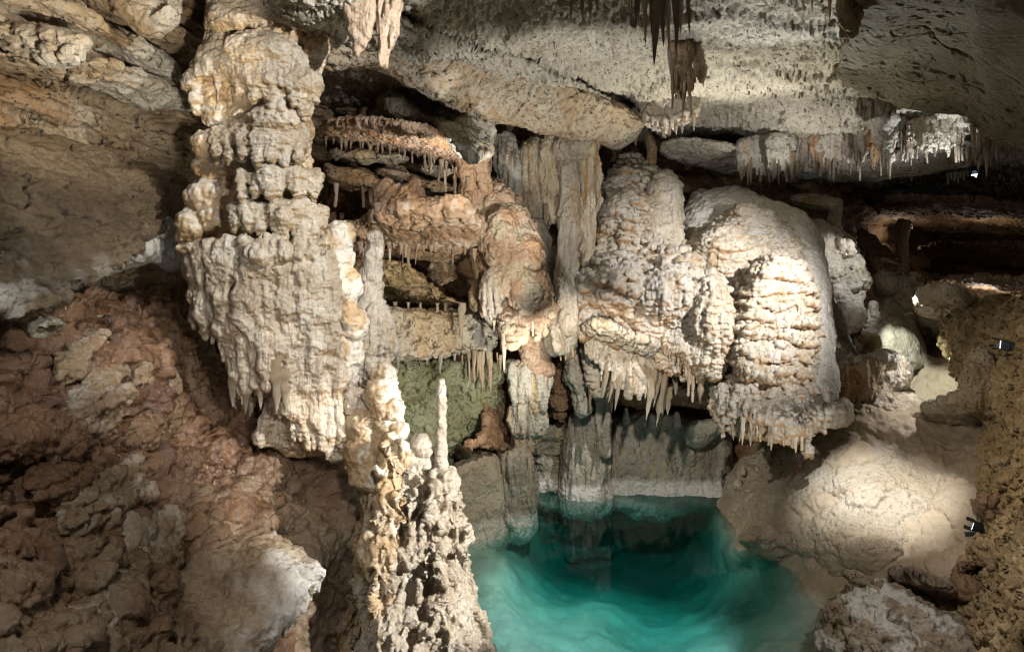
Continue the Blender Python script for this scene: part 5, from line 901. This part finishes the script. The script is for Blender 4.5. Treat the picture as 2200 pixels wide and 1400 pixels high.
form('ceiling_rock', 'olive', 'great smooth olive-brown bulge of ceiling hanging in shade at upper right', 'rock', [[d_fbm(.9, .08, 3, 511), d_bed(.5, .05, 512, (.2, .1), .01)], [d_fbm(4, .02, 4, 513, (1, 1, 2)), d_crack(.9, .02, 514, .012)], [d_fbm(22, .004, 3, 515), d_pit(12, .012, .25, 516)]],
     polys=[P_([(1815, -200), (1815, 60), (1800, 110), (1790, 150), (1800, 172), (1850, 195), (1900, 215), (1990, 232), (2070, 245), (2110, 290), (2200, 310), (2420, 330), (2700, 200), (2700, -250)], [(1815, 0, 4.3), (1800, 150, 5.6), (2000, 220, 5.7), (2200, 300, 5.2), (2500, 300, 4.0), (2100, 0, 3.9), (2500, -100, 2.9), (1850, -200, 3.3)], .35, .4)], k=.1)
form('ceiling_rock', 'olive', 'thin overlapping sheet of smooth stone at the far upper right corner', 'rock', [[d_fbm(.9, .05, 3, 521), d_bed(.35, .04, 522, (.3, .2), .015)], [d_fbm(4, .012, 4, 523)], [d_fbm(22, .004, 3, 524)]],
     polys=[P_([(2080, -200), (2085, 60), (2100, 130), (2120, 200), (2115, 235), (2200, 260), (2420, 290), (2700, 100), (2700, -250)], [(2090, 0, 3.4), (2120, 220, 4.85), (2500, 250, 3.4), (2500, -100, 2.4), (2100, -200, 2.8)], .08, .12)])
form('rock_horn', 'beds', 'small pointed horn of rock on the left rim of the olive ceiling bulge', 'rock', SMOOTHED, caps=[(1795, 160, 5.8, 8, 1776, 176, 5.85, 2), (1800, 150, 5.8, 14, 1795, 160, 5.8, 8)], k=.02)
DRY = [[d_fbm(3, .02, 3, 531), d_flow(8, .035, 532, .1)], [d_flow(20, .022, 533, .12)], [d_flow(40, .008, 536, .12), d_fbm(30, .004, 3, 534)]]
def cy(x, y): return float((_zc(x, y)-3)*F/max(560-y, 30))
def cur(p, Y, mat, label, fr=(), T=.07, R_=.06, disp=DRY, cat='drapery', group=None, part='folds', st=None):
    cp = []
    for f in fr: cp += rim(f[1], max(3, int(f[2]*.7)), (f[3][0]*.6, f[3][1]*.7), (f[4][0]*1.1, f[4][1]*1.4), .3, 12)
    return form('drapery', mat, label, cat, disp, polys=[P_(p, Y, R_, T)], caps=cp, k=.02, fr=fr, part=part, group=group, st=st)
# near draperies by the column
SHELL = [[d_fbm(3, .015, 3, 541)], [lambda p, n: .006*np.sin(70*(p[:, 2]*.55+p[:, 0]+.12*fbm(p, 3, 3, 542))), d_fbm(14, .006, 3, 543)]]
cur([(725, -80), (808, -80), (806, 40), (798, 85), (768, 130), (757, 110), (745, 60), (738, 20)], 4.0, 'orange', 'shell-like pink drapery with curved ribs hanging right of the column top, leftmost of two', disp=SHELL, T=.04, R_=.04, st=lambda p, n: .35+0*n[:, 0])
cur([(806, -80), (862, -80), (860, 60), (852, 100), (835, 118), (828, 140), (815, 140), (808, 110), (812, 40)], 4.05, 'orange', 'folded pink drapery ending in a hooked white tip, right of the shell-like drapery', disp=DRY, T=.05, R_=.04, st=lambda p, n: .35+0*n[:, 0])
# clusters of stalactites, each one a thing
def hang(lst, mat, label, group, kind='drip', flat=1.0):
    for x, y, Y, L, r in lst:
        o = drip('stalactite', M[mat], x, y, Y, L, r, None, kind, flat); tag(o, label, 'stalactite', group)
hang([(1201, -12, 4.5, 34, 6), (1227, -14, 4.5, 62, 5), (1250, -14, 4.5, 65, 6), (1268, -12, 4.5, 54, 7), (1284, -10, 4.5, 36, 5)], 'orange', 'short brown stalactite with white edge hanging at top edge left of the long cluster', 'short stalactites at top centre')
for x, y, L, r in ((1349, -40, 75, 6), (1358, -40, 62, 5), (1368, -40, 105, 6), (1375, -40, 84, 5), (1383, -40, 140, 8), (1397, -40, 130, 6), (1405, -30, 112, 7), (1428, -30, 132, 9), (1437, -40, 150, 8), (1449, -40, 128, 9), (1458, -40, 165, 9), (1466, -40, 120, 7), (1476, -40, 112, 7)):
    hang([(x, y, 4.35+R.uniform(-.06, .06), L, r)], R.choice(['amber', 'beds', 'beds']), 'long thin brown stalactite in the dark cluster at top centre', 'long stalactites at top centre')
hang([(1416, -40, 4.3, 182, 13)], 'beds', 'longest and thickest stalactite of the dark cluster at top centre', None)
hang([(1782, -20, 4.45, 70, 5), (1724, -10, 4.5, 34, 4), (1745, 0, 4.6, 26, 3)], 'amber', 'lone dark stalactite at top edge left of the olive ceiling bulge', 'thin stalactites left of the olive bulge')
cur([(1805, -80), (1850, -80), (1846, 30), (1830, 75), (1812, 70), (1806, 20)], 4.0, 'beds', 'brown ribbed drapery hanging at the upper left rim of the olive bulge', fr=[('white', [(1822, 20, 3.95), (1848, 10, 3.95)], 3, (20, 50), (4, 6))])
cur([(1444, 92), (1466, 82), (1480, 98), (1488, 150), (1480, 205), (1472, 165), (1464, 228), (1455, 190), (1448, 140)], 5.8, 'beds', 'dark torn drapery cluster hanging mid ceiling below the long stalactites', fr=[('amber', [(1448, 150, 5.75), (1486, 170, 5.75)], 8, (30, 80), (4, 7)), ('beds', [(1440, 110, 5.75), (1478, 120, 5.75)], 5, (60, 130), (4, 8))], T=.05, R_=.04)
cur([(1486, 88), (1502, 94), (1514, 150), (1506, 192), (1497, 150)], 5.85, 'striped', 'narrow brown torn drapery close at right of the dark torn cluster', fr=[('amber', [(1492, 130, 5.8), (1514, 160, 5.8)], 5, (20, 60), (3, 6))], T=.04, R_=.03)
cur([(1385, 222), (1420, 208), (1470, 205), (1500, 200), (1502, 240), (1480, 262), (1440, 275), (1400, 280), (1382, 260)], 7.5, 'flow', 'cream fringe of small draperies at the far end of the ceiling slab crack', fr=[('flow', [(1385, 262, 7.4), (1440, 272, 7.4), (1498, 245, 7.4)], 16, (8, 28), (3, 6))])
cur([(1385, 285), (1400, 280), (1412, 320), (1405, 365), (1395, 350)], 8.5, 'beds', 'narrow dark strip drapery hanging beneath the right tip of the ceiling slab')
form('ceiling_ledge', 'ceil', 'pitted pale rock band running along the far ceiling beneath the curtain row', 'rock ledge', [[d_fbm(1.2, .06, 3, 551)], [d_fbm(5, .03, 4, 552), d_bed(.14, .05, 553, (.02, 0), .02)], [d_pit(14, .03, .1, 554), d_fbm(26, .006, 3, 555)]],
     polys=[P_([(1415, 300), (1500, 292), (1600, 320), (1720, 335), (1850, 340), (1960, 318), (2075, 290), (2110, 330), (2080, 362), (1960, 380), (1850, 388), (1720, 378), (1600, 368), (1480, 362), (1420, 340)], [(1420, 320, 8.8), (1720, 360, 9.6), (2080, 330, 8.6)], .08, .3)])
# long row of curtains along the far ceiling
row = [([(1640, 288), (1700, 284), (1712, 300), (1706, 338), (1680, 342), (1650, 336)], 8.3, 'grey_flow', 'narrow greyish section of the far curtain row overlapping the leftmost broad one', 14),
       ([(1740, 284), (1775, 280), (1778, 330), (1760, 342), (1742, 330)], 8.15, 'orange', 'thin brown section of the far curtain row just before its middle section', 9),
       ([(1862, 278), (1900, 262), (1905, 300), (1890, 332), (1866, 330)], 7.7, 'beds', 'shaded brown section of the far curtain row left of the tear-shaped drapery', 12),
       ([(1930, 268), (1960, 256), (1965, 310), (1945, 318), (1930, 300)], 7.3, 'flow', 'cream folded section of the far curtain row right beside the tear-shaped drapery', 9),
       ([(1578, 300), (1640, 290), (1690, 288), (1690, 345), (1640, 352), (1600, 350), (1582, 345)], 8.5, 'grey_flow', 'leftmost broad section of the long curtain row along the far ceiling', 22),
       ([(1690, 286), (1740, 282), (1752, 290), (1750, 330), (1730, 346), (1700, 344)], 8.4, 'flow', 'second section of the far curtain row, cream with narrow folds', 14),
       ([(1756, 300), (1790, 282), (1850, 280), (1868, 290), (1866, 335), (1820, 345), (1780, 338), (1758, 330)], 8.0, 'flow', 'middle section of the far curtain row with dark gap at its left', 22),
       ([(1940, 262), (1990, 245), (2040, 240), (2078, 262), (2075, 290), (2040, 298), (2000, 300), (1960, 300)], 7.2, 'white', 'brightest white section of the far curtain row under the olive bulge', 24)]
for p, Y, m_, lb, n in row:
    x0, x1 = min(a[0] for a in p), max(a[0] for a in p); yb = np.median([a[1] for a in p if a[1] > np.mean([b[1] for b in p])])
    cur(p, Y, m_, lb, fr=[(m_, [(x0+6, yb-2, Y-.05), (x1-6, yb-4, Y-.05)], n, (12, 46), (3, 5.5))], group='curtain row along the far ceiling')
t = thing('drapery', at(1910, 385, 7.3), 'tear-shaped pitted drapery with long pointed tip, most prominent in the far curtain row', 'drapery', 'curtain row along the far ceiling')
body('bulb', M['grey_flow'], CRUST, t, k=.03, polys=[P_([(1880, 260), (1905, 242), (1935, 250), (1940, 280), (1928, 310), (1915, 350), (1905, 330), (1890, 310)], 7.3, .09, .12)])
body('side_fold', M['flow'], DRY, t, k=.03, polys=[P_([(1870, 230), (1890, 225), (1890, 290), (1905, 325), (1890, 325), (1876, 290)], 7.4, .05, .08)])
drip('tip', M['flow'], 1910, 300, 7.25, 88, 11, t); fringe(t, M['flow'], [(1890, 300, 7.22), (1935, 290, 7.22)], 7, (25, 60), (3, 5))
cur([(1980, 250), (2010, 248), (2005, 300), (1995, 330), (1985, 310)], 7.15, 'flow', 'cone-shaped cream drapery with pale tip right of the tear-shaped one', fr=[('flow', [(1975, 300, 7.1), (2008, 305, 7.1)], 4, (16, 36), (4, 6))], group='curtain row along the far ceiling')
cur([(1830, 215), (1870, 210), (1930, 215), (1935, 235), (1880, 245), (1860, 262), (1840, 240)], 6.6, 'flow', 'pale drippy lip hanging just under the left of the olive bulge', fr=[('flow', [(1835, 235, 6.55), (1930, 235, 6.55)], 12, (6, 24), (3, 5))])
hang([(2090, 268, 6.8, 70, 7), (2103, 285, 6.9, 80, 7), (2117, 296, 6.9, 86, 8), (2130, 300, 6.9, 60, 6), (2140, 305, 6.9, 46, 5), (2146, 308, 6.9, 34, 4)], 'white', 'white pointed stalactite in the bright row at far right under the olive bulge', 'white pointed stalactites at far right', 'drip', .8)
hang([(2060+i*9, 305+i*6, 6.9, 20+6*(i % 3), 6) for i in range(6)]+[(2130+i*14, 262+i*8, 5.4, 18+5*(i % 3), 7) for i in range(4)], 'beds', 'stubby brown stalactite along the shaded lower rim of the olive bulge', 'stubby stalactites on the olive rim')
for i in range(44):
    x = R.uniform(1775, 1990); hang([(x, 338+.02*(x-1775)+R.uniform(-4, 8), 9.6+R.uniform(-.2, .3), R.uniform(14, 44), R.uniform(1.8, 3.4))], 'flow', 'tiny pale straw stalactite under the far curtain row', 'tiny straws under the curtain row', 'straw')
hang([(2036+i*7, 372-i, 9.4, 14+R.uniform(0, 14), 2.6) for i in range(7)], 'white', 'tiny bright straw stalactite beside the far spotlight', 'tiny straws beside the far spotlight', 'straw')
for i in range(46):
    x = R.uniform(1600, 1830); y = 160+R.uniform(0, 30)+.10*(x-1640)
    hang([(x, y, (_zc(x, y)-3)*F/(560-y)-.02, R.uniform(8, 26), R.uniform(1.6, 3.2))], 'flow', 'tiny straw stalactite scattered over the lit ceiling left of the olive bulge', 'tiny straws on the lit ceiling', 'straw')
# ---------------------------------------------------------------- spots read from the lit rock, plus unseen fill spots added for brightness
WARM, NEUT, COOL = (1, .90, .76), (1, .985, .955), (.90, .95, 1)
lamp('cave_lamp', (1350, -120, 2.7), (590, 400, 4.4), 285, .025, 70, NEUT)
lamp('cave_lamp', (900, 800, 2.4), (620, 760, 4.4), 70, .04, 70, NEUT)  # added fill for the lower column, no fixture there
lamp('cave_lamp', (1720, 860, 3.0), (925, 1090, 4.25), 460, .02, 48, NEUT)
lamp('cave_lamp', (2150, 350, 4.5), (1540, 640, 7.2), 900, .03, 58, NEUT, 1)
lamp('cave_lamp', (1000, 420, 4.6), (1560, 640, 7.1), 60, .02, 80, COOL)
lamp('cave_lamp', (1850, 480, 5.2), (1895, 1085, 6.3), 640, .05, 34, (.97, 1, .99), 1)
lamp('cave_lamp', (1950, 590, 7.5), (1985, 812, 8.1), 110, .03, 52, (.90, 1, .90))
lamp('cave_lamp', (1560, 440, 7.0), (1520, 150, 6.2), 75, .03, 140, (1, .97, .86))
lamp('cave_lamp', (1700, 400, 7.6), (1680, 260, 7.6), 20, .03, 150, (1, .98, .95))
lamp('cave_lamp', (2040, 440, 6.9), (1940, 280, 7.6), 44, .03, 90, COOL)
lamp('cave_lamp', (1250, 500, 5.2), (1150, 200, 6.6), 70, .03, 110, NEUT)
lamp('cave_lamp', (560, 330, 2.2), (150, 20, 4.0), 290, .03, 50, (1, .93, .82))
lamp('cave_lamp', (-100, 300, 1.5), (100, 1060, 2.7), 46, .02, 62, NEUT)
lamp('cave_lamp', (760, 1000, 3.0), (620, 1260, 3.6), 14, .03, 60, COOL)
lamp('cave_lamp', (1120, 560, 5.2), (900, 470, 7.0), 55, .03, 100, WARM)
lamp('cave_lamp', (1150, 900, 5.6), (960, 740, 7.1), 105, .03, 90, (1, .97, .88))
lamp('cave_lamp', (1300, 700, 5.6), (1200, 1000, 8.4), 120, .03, 100, WARM)
lamp('cave_lamp', (1500, 500, 4.2), (1280, 1390, 6.0), 480, .06, 38, (.92, 1, 1))
lamp('cave_lamp', (2000, 900, 3.8), (1950, 1330, 4.6), 34, .03, 80, NEUT)
lamp('cave_lamp', (2000, 700, 4.6), (2200, 900, 5.0), 34, .03, 90, WARM)
lamp('cave_lamp', (2050, 760, 7.4), (1900, 900, 7.3), 75, .05, 110, NEUT)  # unseen fill that lightens the right bank
lamp('cave_lamp', (960, 420, 5.3), (950, 240, 6.9), 34, .03, 80, NEUT)  # spot added to lift the dark rock pile
lamp('cave_lamp', (1760, 1130, 5.5), (1640, 860, 6.6), 45, .03, 80, NEUT)  # fill from below, added for the skirt's fringe
lamp('cave_lamp', (1600, 430, 6.0), (1690, 80, 5.0), 60, .03, 75, COOL)  # added spot brightening the ceiling left of the olive bulge
lamp('cave_lamp', (1960, 480, 7.6), (1800, 600, 8.3), 40, .02, 70, COOL)
lamp('cave_lamp', (800, -185, 3.2), (560, 330, 4.35), 80, .03, 70, NEUT)
lamp('cave_lamp', (1300, 480, 3.6), (800, 660, 4.7), 70, .02, 30, NEUT)  # unseen spot added for the tall thin stalagmite
lamp('cave_lamp', (330, 540, 2.5), (130, 600, 2.9), 13, .02, 80, COOL)  # small added spot that brightens the shelf lip
glow('far_lamp', (1930, 505, 13), 4, .1, WARM); glow('far_lamp', (2110, 520, 11.5), 5, .1, WARM); glow('far_lamp', (2110, 640, 9.5), 6, .1, (1, .9, .9))
